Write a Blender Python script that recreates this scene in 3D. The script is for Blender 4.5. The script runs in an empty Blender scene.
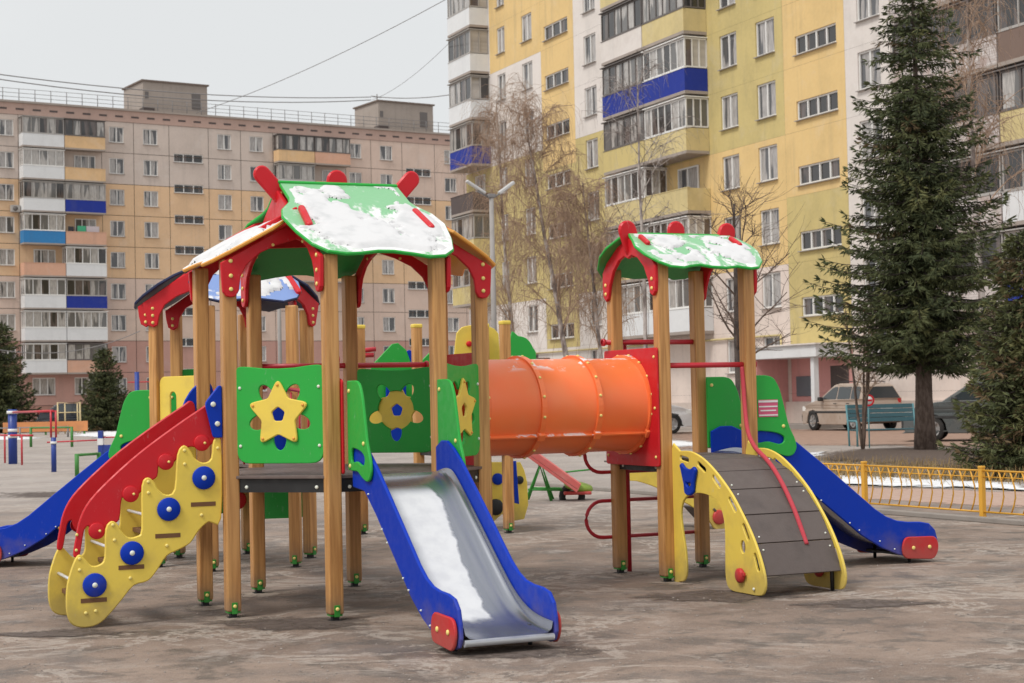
import bpy, bmesh, math, random
from mathutils import Vector, Matrix
from mathutils.geometry import tessellate_polygon
random.seed(7)
R = math.radians
scene = bpy.context.scene
COL = scene.collection

# ------------------------------------------------------------------ camera
F_PX, PITCH, ROLL, EYE = 1690.0, 0.0322, 0.0212, 1.6
cam_d = bpy.data.cameras.new("camera"); cam = bpy.data.objects.new("camera", cam_d); COL.objects.link(cam)
cam_d.sensor_width = 36.0; cam_d.lens = 36.0 * F_PX / 1024.0
cam_d.clip_start = 0.1; cam_d.clip_end = 6000
cam.matrix_world = Matrix.Translation((0, 0, EYE)) @ Matrix.Rotation(math.pi / 2 + PITCH, 4, 'X') @ Matrix.Rotation(-ROLL, 4, 'Z')
cam_d.dof.use_dof = True; cam_d.dof.focus_distance = 13.0; cam_d.dof.aperture_fstop = 6.3
scene.camera = cam

def ray(x, y):
    u0, v0 = x - 512, y - 341.5
    c, s = math.cos(ROLL), math.sin(ROLL)
    u, v = c * u0 - s * v0, s * u0 + c * v0
    return Vector((u / F_PX, math.cos(PITCH) + v / F_PX * math.sin(PITCH), math.sin(PITCH) - v / F_PX * math.cos(PITCH)))
def ground_at(x, y, z=0.0):
    d = ray(x, y); return Vector((0, 0, EYE)) + d * ((z - EYE) / d.z)
def at(x, y, Y):
    d = ray(x, y); return Vector((0, 0, EYE)) + d * (Y / d.y)

# ------------------------------------------------------------------ materials
def newmat(name):
    m = bpy.data.materials.new(name); m.use_nodes = True
    nt = m.node_tree; b = nt.nodes["Principled BSDF"]
    return m, nt, b
def N(nt, t, **kw):
    n = nt.nodes.new(t)
    for k, v in kw.items(): setattr(n, k, v)
    return n
def mixc(nt, fac, a, b):
    n = N(nt, "ShaderNodeMix", data_type='RGBA')
    if isinstance(fac, (int, float)): n.inputs[0].default_value = fac
    else: nt.links.new(fac, n.inputs[0])
    for i, c in ((6, a), (7, b)):
        if isinstance(c, (tuple, list)): n.inputs[i].default_value = (*c[:3], 1)
        else: nt.links.new(c, n.inputs[i])
    return n.outputs[2]
def ramp(nt, val, p0, p1, v0=0.0, v1=1.0):
    n = N(nt, "ShaderNodeMapRange"); n.interpolation_type = 'SMOOTHSTEP'
    nt.links.new(val, n.inputs[0]); n.inputs[1].default_value = p0; n.inputs[2].default_value = p1
    n.inputs[3].default_value = v0; n.inputs[4].default_value = v1
    return n.outputs[0]
def math_n(nt, op, a, b=None):
    n = N(nt, "ShaderNodeMath", operation=op)
    for i, v in enumerate((a, b)):
        if v is None: continue
        if isinstance(v, (int, float)): n.inputs[i].default_value = v
        else: nt.links.new(v, n.inputs[i])
    return n.outputs[0]
def noise(nt, scale, detail=4.0, coord='Object', stretch=(1, 1, 1), rough=0.55, dist=0.0):
    tc = N(nt, "ShaderNodeTexCoord"); mp = N(nt, "ShaderNodeMapping")
    mp.inputs['Scale'].default_value = stretch
    nt.links.new(tc.outputs[coord], mp.inputs[0])
    n = N(nt, "ShaderNodeTexNoise"); n.inputs['Scale'].default_value = scale
    n.inputs['Detail'].default_value = detail; n.inputs['Roughness'].default_value = rough
    n.inputs['Distortion'].default_value = dist
    nt.links.new(mp.outputs[0], n.inputs['Vector'])
    return n.outputs[0]
def bump(nt, b, h, strength=0.2, dist=0.01):
    n = N(nt, "ShaderNodeBump"); n.inputs['Strength'].default_value = strength; n.inputs['Distance'].default_value = dist
    nt.links.new(h, n.inputs['Height']); nt.links.new(n.outputs[0], b.inputs['Normal'])
def paint(name, col, rough=0.4, dirt=0.12, scale=6.0, dirtcol=None, metallic=0.0, bmp=0.03, spec=0.5, speck=0.0):
    m, nt, b = newmat(name)
    f = noise(nt, scale, 6.0)
    d = dirtcol or tuple(c * 0.55 + 0.04 for c in col)
    c = mixc(nt, ramp(nt, f, 0.45, 0.75, 0, dirt), col, d)
    if speck:
        g = noise(nt, 22, 6.0, stretch=(1.0, 1.0, 0.35), rough=0.75); h = noise(nt, 2.2, 3.0)
        c = mixc(nt, math_n(nt, 'MULTIPLY', ramp(nt, g, 0.60, 0.68, 0, speck), ramp(nt, h, 0.45, 0.62)), c, tuple(0.45 * q + 0.30 for q in col))
        tz = N(nt, "ShaderNodeTexCoord"); sz = N(nt, "ShaderNodeSeparateXYZ"); nt.links.new(tz.outputs['Object'], sz.inputs[0])
        md = math_n(nt, 'ADD', sz.outputs[2], math_n(nt, 'MULTIPLY', noise(nt, 8, 6.0), 0.5))
        c = mixc(nt, ramp(nt, md, 0.62, 0.28, 0, 0.40), c, (0.20, 0.15, 0.115))
    nt.links.new(c, b.inputs['Base Color'])
    nt.links.new(ramp(nt, noise(nt, scale * 2.3, 5.0), 0.3, 0.7, rough - 0.08, rough + 0.12), b.inputs['Roughness'])
    b.inputs['Metallic'].default_value = metallic
    b.inputs['Specular IOR Level'].default_value = spec
    if bmp: bump(nt, b, noise(nt, 60, 3.0), bmp, 0.005)
    return m

GREEN = (0.026, 0.39, 0.056); YEL = (0.82, 0.615, 0.10); RED = (0.58, 0.013, 0.022); BLUE = (0.001, 0.036, 0.42)
M = {}
M['green'] = paint("green_board", GREEN, 0.42, 0.18, spec=0.3, speck=0.5)
M['yellow'] = paint("yellow_board", YEL, 0.45, 0.30, dirtcol=(0.50, 0.36, 0.10), spec=0.3, speck=0.6)
M['red'] = paint("red_board", RED, 0.40, 0.15, spec=0.3, speck=0.4)
M['blue'] = paint("blue_board", BLUE, 0.45, 0.05, spec=0.2, speck=0.15)
M['navy'] = paint("navy_board", (0.01, 0.018, 0.07), 0.5)
M['orange_edge'] = paint("orange_board", (0.78, 0.36, 0.06), 0.45)
M['red_tube'] = paint("red_tube", (0.50, 0.02, 0.035), 0.35, 0.1)
M['rope'] = paint("red_rope", (0.50, 0.05, 0.07), 0.8, 0.3, 40, bmp=0.4)
M['bolt_y'] = paint("yellow_cap", (0.85, 0.70, 0.22), 0.4, 0.0, bmp=0)
M['bolt_w'] = paint("pale_cap", (0.75, 0.78, 0.70), 0.4, 0.0, bmp=0)
M['foot'] = paint("green_steel", (0.03, 0.26, 0.03), 0.45, 0.3)
M['deck'] = paint("film_plywood", (0.13, 0.095, 0.085), 0.55, 0.5, 9, (0.22, 0.18, 0.16))
M['slat'] = paint("mesh_plywood", (0.112, 0.088, 0.080), 0.6, 0.6, 5, (0.07, 0.055, 0.052), bmp=0.25)
M['black'] = paint("black_steel", (0.012, 0.012, 0.013), 0.5, 0.3)
M['slot'] = paint("brown_tread_end", (0.16, 0.075, 0.03), 0.7)
M['pink'] = paint("pink_sticker", (0.62, 0.10, 0.20), 0.5); M['white'] = paint("white_paint", (0.75, 0.75, 0.74), 0.5)

def wood_mat():
    m, nt, b = newmat("honey_pine")
    oi = N(nt, "ShaderNodeObjectInfo")
    tc = N(nt, "ShaderNodeTexCoord"); mp = N(nt, "ShaderNodeMapping"); mp.inputs['Scale'].default_value = (1, 1, 0.05)
    ad = N(nt, "ShaderNodeVectorMath", operation='ADD')
    nt.links.new(tc.outputs['Object'], ad.inputs[0])
    cx = N(nt, "ShaderNodeCombineXYZ"); nt.links.new(math_n(nt, 'MULTIPLY', oi.outputs['Random'], 30.0), cx.inputs[0])
    nt.links.new(math_n(nt, 'MULTIPLY', oi.outputs['Random'], 17.0), cx.inputs[2])
    nt.links.new(cx.outputs[0], ad.inputs[1]); nt.links.new(ad.outputs[0], mp.inputs[0])
    n = N(nt, "ShaderNodeTexNoise"); n.inputs['Scale'].default_value = 42; n.inputs['Detail'].default_value = 5
    nt.links.new(mp.outputs[0], n.inputs['Vector'])
    n2 = N(nt, "ShaderNodeTexNoise"); n2.inputs['Scale'].default_value = 9; n2.inputs['Detail'].default_value = 3
    nt.links.new(mp.outputs[0], n2.inputs['Vector'])
    c = mixc(nt, ramp(nt, n.outputs[0], 0.35, 0.68), (0.64, 0.335, 0.112), (0.41, 0.185, 0.052))
    c = mixc(nt, ramp(nt, n2.outputs[0], 0.4, 0.7, 0, 0.45), c, (0.68, 0.38, 0.14))
    k = noise(nt, 5.5, 2.0, stretch=(1, 1, 0.5))
    c = mixc(nt, ramp(nt, k, 0.72, 0.76, 0, 0.55), c, (0.22, 0.09, 0.03))
    c = mixc(nt, ramp(nt, oi.outputs['Random'], 0, 1, 0, 0.30), c, (0.34, 0.155, 0.052))
    # splashed mud on the lowest hand's breadth
    sz = N(nt, "ShaderNodeSeparateXYZ"); nt.links.new(tc.outputs['Object'], sz.inputs[0])
    mud = math_n(nt, 'ADD', sz.outputs[2], math_n(nt, 'MULTIPLY', noise(nt, 11, 5.0), 0.30))
    c = mixc(nt, ramp(nt, mud, 0.44, 0.16, 0, 0.55), c, (0.17, 0.12, 0.085))
    nt.links.new(c, b.inputs['Base Color']); b.inputs['Roughness'].default_value = 0.5
    bump(nt, b, n.outputs[0], 0.15, 0.004)
    return m
M['wood'] = wood_mat()

def snowy(name, col, lo, hi, zbias=0.0, z0=3.0, scale=3.0, under=None, stretch=(1, 1, 1), snow=(0.80, 0.80, 0.80)):
    """painted board whose upward side carries a broken layer of old snow"""
    m, nt, b = newmat(name)
    n = noise(nt, scale, 7.0, stretch=stretch, rough=0.62, dist=0.5)
    fine = noise(nt, scale * 7, 4.0, stretch=stretch)
    v = math_n(nt, 'ADD', n, math_n(nt, 'MULTIPLY', math_n(nt, 'SUBTRACT', fine, 0.5), 0.30))
    tc = N(nt, "ShaderNodeTexCoord"); sp = N(nt, "ShaderNodeSeparateXYZ"); nt.links.new(tc.outputs['Object'], sp.inputs[0])
    v = math_n(nt, 'SUBTRACT', v, math_n(nt, 'MULTIPLY', math_n(nt, 'SUBTRACT', sp.outputs[2], z0), zbias))
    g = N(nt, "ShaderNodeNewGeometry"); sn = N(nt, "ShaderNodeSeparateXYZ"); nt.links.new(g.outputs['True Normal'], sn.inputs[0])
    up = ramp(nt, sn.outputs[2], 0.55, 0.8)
    mask = math_n(nt, 'MULTIPLY', ramp(nt, v, lo, hi), up)
    base = col
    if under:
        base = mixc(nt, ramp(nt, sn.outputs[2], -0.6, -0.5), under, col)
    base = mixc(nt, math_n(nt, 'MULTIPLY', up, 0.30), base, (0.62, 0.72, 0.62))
    s = mixc(nt, ramp(nt, noise(nt, 9, 5.0), 0.35, 0.7), snow, tuple(x * 0.84 for x in snow))
    nt.links.new(mixc(nt, mask, base, s), b.inputs['Base Color'])
    nt.links.new(ramp(nt, mask, 0, 1, 0.42, 0.85), b.inputs['Roughness'])
    bump(nt, b, v, 0.35, 0.02)
    return m
M['roof_green'] = snowy("green_roof_snow", (0.045, 0.40, 0.10), 0.47, 0.60, 0.42, 2.98, 2.6, stretch=(1.6, 1, 1.0))
M['roof_green2'] = snowy("green_roof_snow_thin", (0.045, 0.40, 0.10), 0.48, 0.60, 0.35, 2.80, 3.2, stretch=(1.6, 1, 1.0))
M['roof_yellow'] = snowy("ochre_roof_snow", (0.72, 0.38, 0.07), 0.25, 0.40, 0.0)
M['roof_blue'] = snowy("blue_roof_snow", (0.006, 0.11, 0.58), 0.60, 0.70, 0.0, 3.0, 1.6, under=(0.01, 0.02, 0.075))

def tunnel_mat():
    m, nt, b = newmat("orange_plastic")
    n = noise(nt, 3.0, 5.0)
    c = mixc(nt, ramp(nt, n, 0.35, 0.7), (0.95, 0.19, 0.050), (0.92, 0.22, 0.07))
    g = N(nt, "ShaderNodeNewGeometry"); sn = N(nt, "ShaderNodeSeparateXYZ"); nt.links.new(g.outputs['Normal'], sn.inputs[0])
    n2 = noise(nt, 5.0, 6.0, stretch=(1, 1, 1), rough=0.6)
    mk = math_n(nt, 'MULTIPLY', ramp(nt, n2, 0.55, 0.60), ramp(nt, sn.outputs[2], 0.70, 0.86))
    c = mixc(nt, mk, c, (0.80, 0.78, 0.77))
    nt.links.new(c, b.inputs['Base Color']); b.inputs['Roughness'].default_value = 0.38
    b.inputs['Subsurface Weight'].default_value = 0.05
    return m
M['orange'] = tunnel_mat()

def chute_mat():
    m, nt, b = newmat("slide_steel")
    n = noise(nt, 30, 3.0, stretch=(1, 0.06, 0.06))
    tc = N(nt, "ShaderNodeTexCoord"); sp = N(nt, "ShaderNodeSeparateXYZ"); nt.links.new(tc.outputs['Object'], sp.inputs[0])
    w = noise(nt, 3.2, 5.0)
    # a band of packed snow lying in the trough: x across, y along
    dx = math_n(nt, 'ABSOLUTE', math_n(nt, 'SUBTRACT', sp.outputs[0], math_n(nt, 'ADD', math_n(nt, 'MULTIPLY', math_n(nt, 'ADD', sp.outputs[1], 2.0), 0.05), -0.14)))
    dx = math_n(nt, 'ADD', dx, math_n(nt, 'MULTIPLY', math_n(nt, 'SUBTRACT', w, 0.5), 0.20))
    across = ramp(nt, dx, 0.17, 0.20, 1, 0)
    along = math_n(nt, 'MULTIPLY', ramp(nt, sp.outputs[1], -0.50, -0.36, 1, 0) , ramp(nt, math_n(nt, 'ADD', sp.outputs[1], math_n(nt, 'MULTIPLY', w, 0.3)), -1.46, -1.34))
    mask = math_n(nt, 'MULTIPLY', across, along)
    col = mixc(nt, n, (0.27, 0.29, 0.33), (0.40, 0.41, 0.45))
    nt.links.new(mixc(nt, mask, col, mixc(nt, ramp(nt, noise(nt, 9, 6.0), 0.35, 0.7), (0.68, 0.69, 0.70), (0.60, 0.61, 0.63))), b.inputs['Base Color'])
    nt.links.new(ramp(nt, mask, 0, 1, 0.9, 0.0), b.inputs['Metallic'])
    nt.links.new(ramp(nt, mask, 0, 1, 0.27, 0.8), b.inputs['Roughness'])
    return m
M['chute'] = chute_mat()
M['steel'] = paint("bright_steel", (0.72, 0.73, 0.75), 0.35, 0.2, metallic=0.45, bmp=0)

# ------------------------------------------------------------------ mesh helpers
def ident(a, b, c): return Vector((a, b, c))
class MB:
    def __init__(self): self.bm = bmesh.new()
    def quad(self, pts, mi=0, smooth=False):
        vs = [self.bm.verts.new(p) for p in pts]
        f = self.bm.faces.new(vs); f.material_index = mi; f.smooth = smooth
        return f
    def box(self, c, s, mi=0, rot=None, ch=0.0):
        c = Vector(c); hx, hy, hz = s[0] / 2, s[1] / 2, s[2] / 2
        if ch <= 0:
            P = [Vector((x, y, z)) for x in (-hx, hx) for y in (-hy, hy) for z in (-hz, hz)]
            if rot: P = [rot @ p for p in P]
            v = [self.bm.verts.new(c + p) for p in P]
            for ids in ((0, 1, 3, 2), (4, 6, 7, 5), (0, 4, 5, 1), (2, 3, 7, 6), (0, 2, 6, 4), (1, 5, 7, 3)):
                f = self.bm.faces.new([v[i] for i in ids]); f.material_index = mi
            return
        b2 = bmesh.new(); bmesh.ops.create_cube(b2, size=1.0)
        for v in b2.verts: v.co = Vector((v.co.x * s[0], v.co.y * s[1], v.co.z * s[2]))
        bmesh.ops.bevel(b2, geom=list(b2.edges), offset=ch, segments=2, affect='EDGES', profile=0.5)
        mp = {}
        for v in b2.verts: mp[v] = self.bm.verts.new(c + (rot @ v.co if rot else v.co))
        for f in b2.faces:
            g = self.bm.faces.new([mp[v] for v in f.verts]); g.material_index = mi
        b2.free()
    def tube(self, path, r, seg=8, mi=0, caps=True, r2=None, smooth=True):
        path = [Vector(p) for p in path]; n = len(path); rings = []
        up = Vector((0.013, 0.021, 1)).normalized()
        t0 = (path[1] - path[0]).normalized()
        if abs(t0.dot(up)) > 0.95: up = Vector((1, 0.02, 0.01)).normalized()
        for i, p in enumerate(path):
            t = (path[min(i + 1, n - 1)] - path[max(i - 1, 0)])
            t = t.normalized() if t.length > 1e-9 else t0
            a = t.cross(up)
            a = a.normalized() if a.length > 1e-6 else Vector((1, 0, 0))
            b = a.cross(t)
            rr = r if r2 is None else r + (r2 - r) * i / (n - 1)
            if isinstance(r, (list, tuple)): rr = r[i]
            rings.append([self.bm.verts.new(p + (a * math.cos(2 * math.pi * k / seg) + b * math.sin(2 * math.pi * k / seg)) * rr) for k in range(seg)])
        for i in range(n - 1):
            for k in range(seg):
                f = self.bm.faces.new((rings[i][k], rings[i][(k + 1) % seg], rings[i + 1][(k + 1) % seg], rings[i + 1][k]))
                f.material_index = mi; f.smooth = smooth
        if caps and seg > 2:
            for rg in (rings[0], rings[-1]):
                f = self.bm.faces.new(rg); f.material_index = mi
    def lathe(self, prof, o, axis, seg=24, mi=0, smooth=True, sx=1.0):
        """prof: list of (distance along axis, radius)"""
        o = Vector(o); axis = Vector(axis).normalized()
        ref = Vector((0, 0, 1)) if abs(axis.z) < 0.9 else Vector((1, 0, 0))
        a = axis.cross(ref).normalized(); b = axis.cross(a); rings = []
        for d, r in prof:
            if r <= 1e-6: rings.append([self.bm.verts.new(o + axis * d)])
            else: rings.append([self.bm.verts.new(o + axis * d + (a * math.cos(2 * math.pi * k / seg) + b * math.sin(2 * math.pi * k / seg)) * r) for k in range(seg)])
        for r0, r1 in zip(rings, rings[1:]):
            for k in range(seg):
                q = [r0[k % len(r0)], r0[(k + 1) % len(r0)], r1[(k + 1) % len(r1)], r1[k % len(r1)]]
                u = []
                for v in q:
                    if v not in u: u.append(v)
                if len(u) > 2:
                    f = self.bm.faces.new(u); f.material_index = mi; f.smooth = smooth
    def bolt(self, p, n, r=0.014, mi=1):
        self.lathe([(0, r), (0.006, r), (0.010, r * 0.6), (0.011, 0)], p, n, 8, mi)
    def panel(self, outline, thick, fn=ident, holes=(), ch=0.005, mi=0, side_mi=None):
        """a board: outline in 2-D, thickness about c = 0, chamfered rim; fn maps (a, b, c) to the thing's space"""
        side_mi = mi if side_mi is None else side_mi
        def area(p): return sum(p[i][0] * p[(i + 1) % len(p)][1] - p[(i + 1) % len(p)][0] * p[i][1] for i in range(len(p))) / 2
        loops = []
        for k, lp in enumerate([outline] + list(holes)):
            lp = clean(lp)
            if (area(lp) < 0) == (k == 0): lp = lp[::-1]
            loops.append(lp)
        def inset(p, d):
            out = []
            for i in range(len(p)):
                a, b, c = Vector(p[i - 1]), Vector(p[i]), Vector(p[(i + 1) % len(p)])
                e1 = (b - a).normalized(); e2 = (c - b).normalized()
                n1 = Vector((-e1.y, e1.x)); n2 = Vector((-e2.y, e2.x)); m = n1 + n2
                m = m.normalized() if m.length > 1e-6 else n1
                k = d / max(0.5, m.dot(n1))
                out.append((b.x + m.x * k, b.y + m.y * k))
            return out
        ins = [inset(l, ch) for l in loops] if ch else loops
        flat = [p for l in ins for p in l]
        tris = tessellate_polygon([[Vector((p[0], p[1], 0)) for p in l] for l in ins])
        h = thick / 2; bm = self.bm
        top = [bm.verts.new(fn(p[0], p[1], h)) for p in flat]; bot = [bm.verts.new(fn(p[0], p[1], -h)) for p in flat]
        for t in tris:
            for vs in (top, bot):
                try: f = bm.faces.new([vs[i] for i in t]); f.material_index = mi
                except ValueError: pass
        k = 0
        for l in loops:
            n = len(l)
            hh = h - ch if ch else h
            r1 = [bm.verts.new(fn(p[0], p[1], hh)) for p in l] if ch else top[k:k + n]
            r2 = [bm.verts.new(fn(p[0], p[1], -hh)) for p in l] if ch else bot[k:k + n]
            for i in range(n):
                j = (i + 1) % n
                for A, B in ((top[k:k + n], r1), (r1, r2), (r2, bot[k:k + n])):
                    if A is B: continue
                    if not ch and (A is not r1): continue
                    try: f = bm.faces.new((A[i], A[j], B[j], B[i])); f.material_index = side_mi; f.smooth = False
                    except ValueError: pass
            k += n
    def build(self, name, mats, parent=None, loc=None, normals=True, label=None):
        if normals: bmesh.ops.recalc_face_normals(self.bm, faces=list(self.bm.faces))
        me = bpy.data.meshes.new(name); self.bm.to_mesh(me); self.bm.free()
        for m in (mats if isinstance(mats, (list, tuple)) else [mats]): me.materials.append(M[m] if isinstance(m, str) else m)
        o = bpy.data.objects.new(name, me); COL.objects.link(o)
        if parent: o.parent = parent
        if loc is not None: o.location = loc
        if label: o['label'] = label
        return o
def clean(p):
    out = []
    for q in p:
        if not out or (abs(q[0] - out[-1][0]) + abs(q[1] - out[-1][1])) > 1e-5: out.append((q[0], q[1]))
    if abs(out[0][0] - out[-1][0]) + abs(out[0][1] - out[-1][1]) < 1e-5: out.pop()
    return out
def smooth(p, n=5):
    out = []; L = len(p)
    for i in range(L):
        a, b, c, d = [Vector(p[(i + k) % L]) for k in (-1, 0, 1, 2)]
        for t in range(n):
            t /= n
            q = 0.5 * (2 * b + (c - a) * t + (2 * a - 5 * b + 4 * c - d) * t * t + (3 * b - a - 3 * c + d) * t ** 3)
            out.append((q.x, q.y))
    return out
def rounded(p, r, n=5):
    out = []; L = len(p)
    for i in range(L):
        rr = r[i] if isinstance(r, (list, tuple)) else r
        a, b, c = Vector(p[i - 1]), Vector(p[i]), Vector(p[(i + 1) % L])
        e1, e2 = (a - b), (c - b); k = min(rr, e1.length * 0.49, e2.length * 0.49)
        p0, p1 = b + e1.normalized() * k, b + e2.normalized() * k
        if k < 1e-4: out.append((b.x, b.y)); continue
        for t in range(n + 1):
            t /= n; q = p0 * (1 - t) ** 2 + b * 2 * t * (1 - t) + p1 * t * t
            out.append((q.x, q.y))
    return out
def circle(cx, cy, r, n=20, ry=None): return [(cx + r * math.cos(2 * math.pi * k / n), cy + (ry or r) * math.sin(2 * math.pi * k / n)) for k in range(n)]
def capsule(p, q, r, n=8):
    p, q = Vector(p), Vector(q); t = (q - p).normalized(); a = math.atan2(t.y, t.x); out = []
    for c, s in ((q, -math.pi / 2), (p, math.pi / 2)):
        out += [(c.x + r * math.cos(a + s + math.pi * k / n), c.y + r * math.sin(a + s + math.pi * k / n)) for k in range(n + 1)]
    return out
def copy_tree(o, parent=None):
    c = o.copy(); COL.objects.link(c)
    if parent: c.parent = parent
    for ch in list(o.children): copy_tree(ch, c)
    return c
def dup(o, parent, loc=None, rz=None):
    c = copy_tree(o, parent)
    if loc is not None: c.location = loc
    if rz is not None: c.rotation_euler.z = rz
    return c
def tag(o, label=None, cat=None, group=None, kind=None):
    if label: o['label'] = label
    if cat: o['category'] = cat
    if group: o['group'] = group
    if kind: o['kind'] = kind
    return o
def thing(name, loc, rz, label, cat, group=None):
    o = bpy.data.objects.new(name, None); COL.objects.link(o); o.location = loc; o.rotation_euler = (0, 0, rz)
    o.empty_display_size = 0.3
    return tag(o, label, cat, group)

# ================================================================== PLAY STRUCTURE
OX, OY, TH = -1.357, 13.396, 0.4225
def L(u, v, z): return Vector((u, -v, z))
def Wd(u, v, z=0.0):
    return Vector((OX + u * math.cos(TH) + v * math.sin(TH), OY + u * math.sin(TH) - v * math.cos(TH), z))
PS = thing("play_structure", (OX, OY, 0), TH, "large multicoloured play structure with snowy roofed towers, orange tunnel and blue slides", "play structure")
POST, DECK = 0.108, 1.05

def post_mesh(h):
    m = MB(); m.box((0, 0, 0.05 + h / 2), (POST, POST, h), 0, ch=0.012)
    return m
def foot_mesh():
    m = MB()
    m.box((0, 0, 0.035), (0.05, 0.05, 0.07), 2)
    for s, ax in ((-1, 1), (1, 1)):
        c = Vector((0, s * 0.058, 0.075)) if ax else Vector((s * 0.058, 0, 0.075))
        m.box(c, (0.044, 0.007, 0.085) if ax else (0.007, 0.044, 0.085), 0, ch=0.003)
        m.bolt(c + (Vector((0, s * 0.004, 0.015)) if ax else Vector((s * 0.004, 0, 0.015))), (0, s, 0) if ax else (s, 0, 0), 0.014, 1)
    m.box((0, 0, 0.044), (0.09, 0.09, 0.012), 0)
    m.box((0, 0, 0.004), (0.085, 0.085, 0.008), 2)
    return m
def make_post(h, u, v):
    p = post_mesh(h).build("post", ['wood'], PS, L(u, v, 0))
    foot_mesh().build("post_foot", ['foot', 'bolt_y', 'black'], p)
    return p
KO, HS, SIDE = 1.0176, 0.4215, 0.843
VO = {'B': (-HS, KO), 'D': (HS, KO), 'A': (-KO, HS), 'A2': (-KO, -HS), 'E': (KO, HS), 'F': (KO, -HS), 'C1': (-HS, -KO), 'C2': (HS, -KO)}
SU, SV, SH = 3.22, -0.228, 0.425
VS = {'Lf': (SU - SH, SV - SH), 'M': (SU - SH, SV + SH), 'R': (SU + SH, SV + SH), 'K': (SU + SH, SV - SH)}
VH = {'h1': (-0.30, -3.05), 'h2': (0.50, -2.98), 'h3': (0.90, -3.80), 'h4': (0.48, -4.66), 'h5': (-0.24, -4.66), 'h6': (-0.64, -3.80)}
p_main = None
for k, (u, v) in VO.items():
    if p_main is None: p_main = make_post(2.61, u, v)
    else: dup(p_main, PS, L(u, v, 0))
p_small = None
for k, (u, v) in VS.items():
    if p_small is None: p_small = make_post(2.66, u, v)
    else: dup(p_small, PS, L(u, v, 0))
for k, (u, v) in VH.items():
    if k == 'h1': p_hex = make_post(2.47, u, v); continue
    dup(p_hex, PS, L(u, v, 0), R(30) if k in ('h3', 'h6') else R(-30) if k in ('h2', 'h5') else 0)

# decks: plywood floor over a recessed black steel frame
def deck(poly, name="deck"):
    m = MB()
    m.panel(poly, 0.022, lambda a, b, c: L(a, b, DECK - 0.011 + c), ch=0.003, mi=0)
    cx = sum(p[0] for p in poly) / len(poly); cy = sum(p[1] for p in poly) / len(poly)
    for i in range(len(poly)):
        a, b = Vector(poly[i]), Vector(poly[(i + 1) % len(poly)])
        c = Vector((cx, cy)); a2, b2 = c + (a - c) * 0.955, c + (b - c) * 0.955
        t = (b2 - a2); ln = t.length; t.normalize(); mid = (a2 + b2) / 2
        m.box(L(mid.x, mid.y, 0.977), (ln - 0.05, 0.04, 0.10), 1, Matrix.Rotation(math.atan2(-t.y, t.x), 3, 'Z'))
        for q in (0.12, ln - 0.12):
            p = a2 + t * q; nn = Vector((t.y, -t.x)); nn = nn if nn.dot(mid - c) > 0 else -nn
            m.bolt(L(p.x + nn.x * 0.021, p.y + nn.y * 0.021, 0.965), (nn.x, -nn.y, 0), 0.014, 2)
    return m.build(name, ['deck', 'black', 'bolt_w'], PS)
kk = 1.02
deck([(x * kk, y * kk) for x, y in (VO['A2'], VO['A'], VO['B'], VO['D'], VO['E'], VO['F'], VO['C2'], VO['C1'])])
deck([(SU + (x - SU) * 1.03, SV + (y - SV) * 1.03) for x, y in VS.values()])
deck([VH[k] for k in ('h1', 'h2', 'h3', 'h4', 'h5', 'h6')])
# plank bridge from the main tower back to the blue roofed one
m = MB()
for i in range(14):
    v = -1.12 - i * 0.135
    m.box(L(0.05, v, DECK - 0.02), (0.66, 0.125, 0.03), 0, ch=0.004)
m.build("bridge_planks", ['deck'], PS)
for u in (-0.33, 0.43):
    m = MB(); m.tube([L(u, -1.02, 1.72), L(u, -2.0, 1.66), L(u, -3.0, 1.72)], 0.018, 8, 0)
    for i in range(7): m.tube([L(u, -1.2 - i * 0.27, DECK), L(u, -1.2 - i * 0.27, 1.68)], 0.010, 6, 0)
    m.build("bridge_railing", ['red_tube'], PS)

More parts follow.
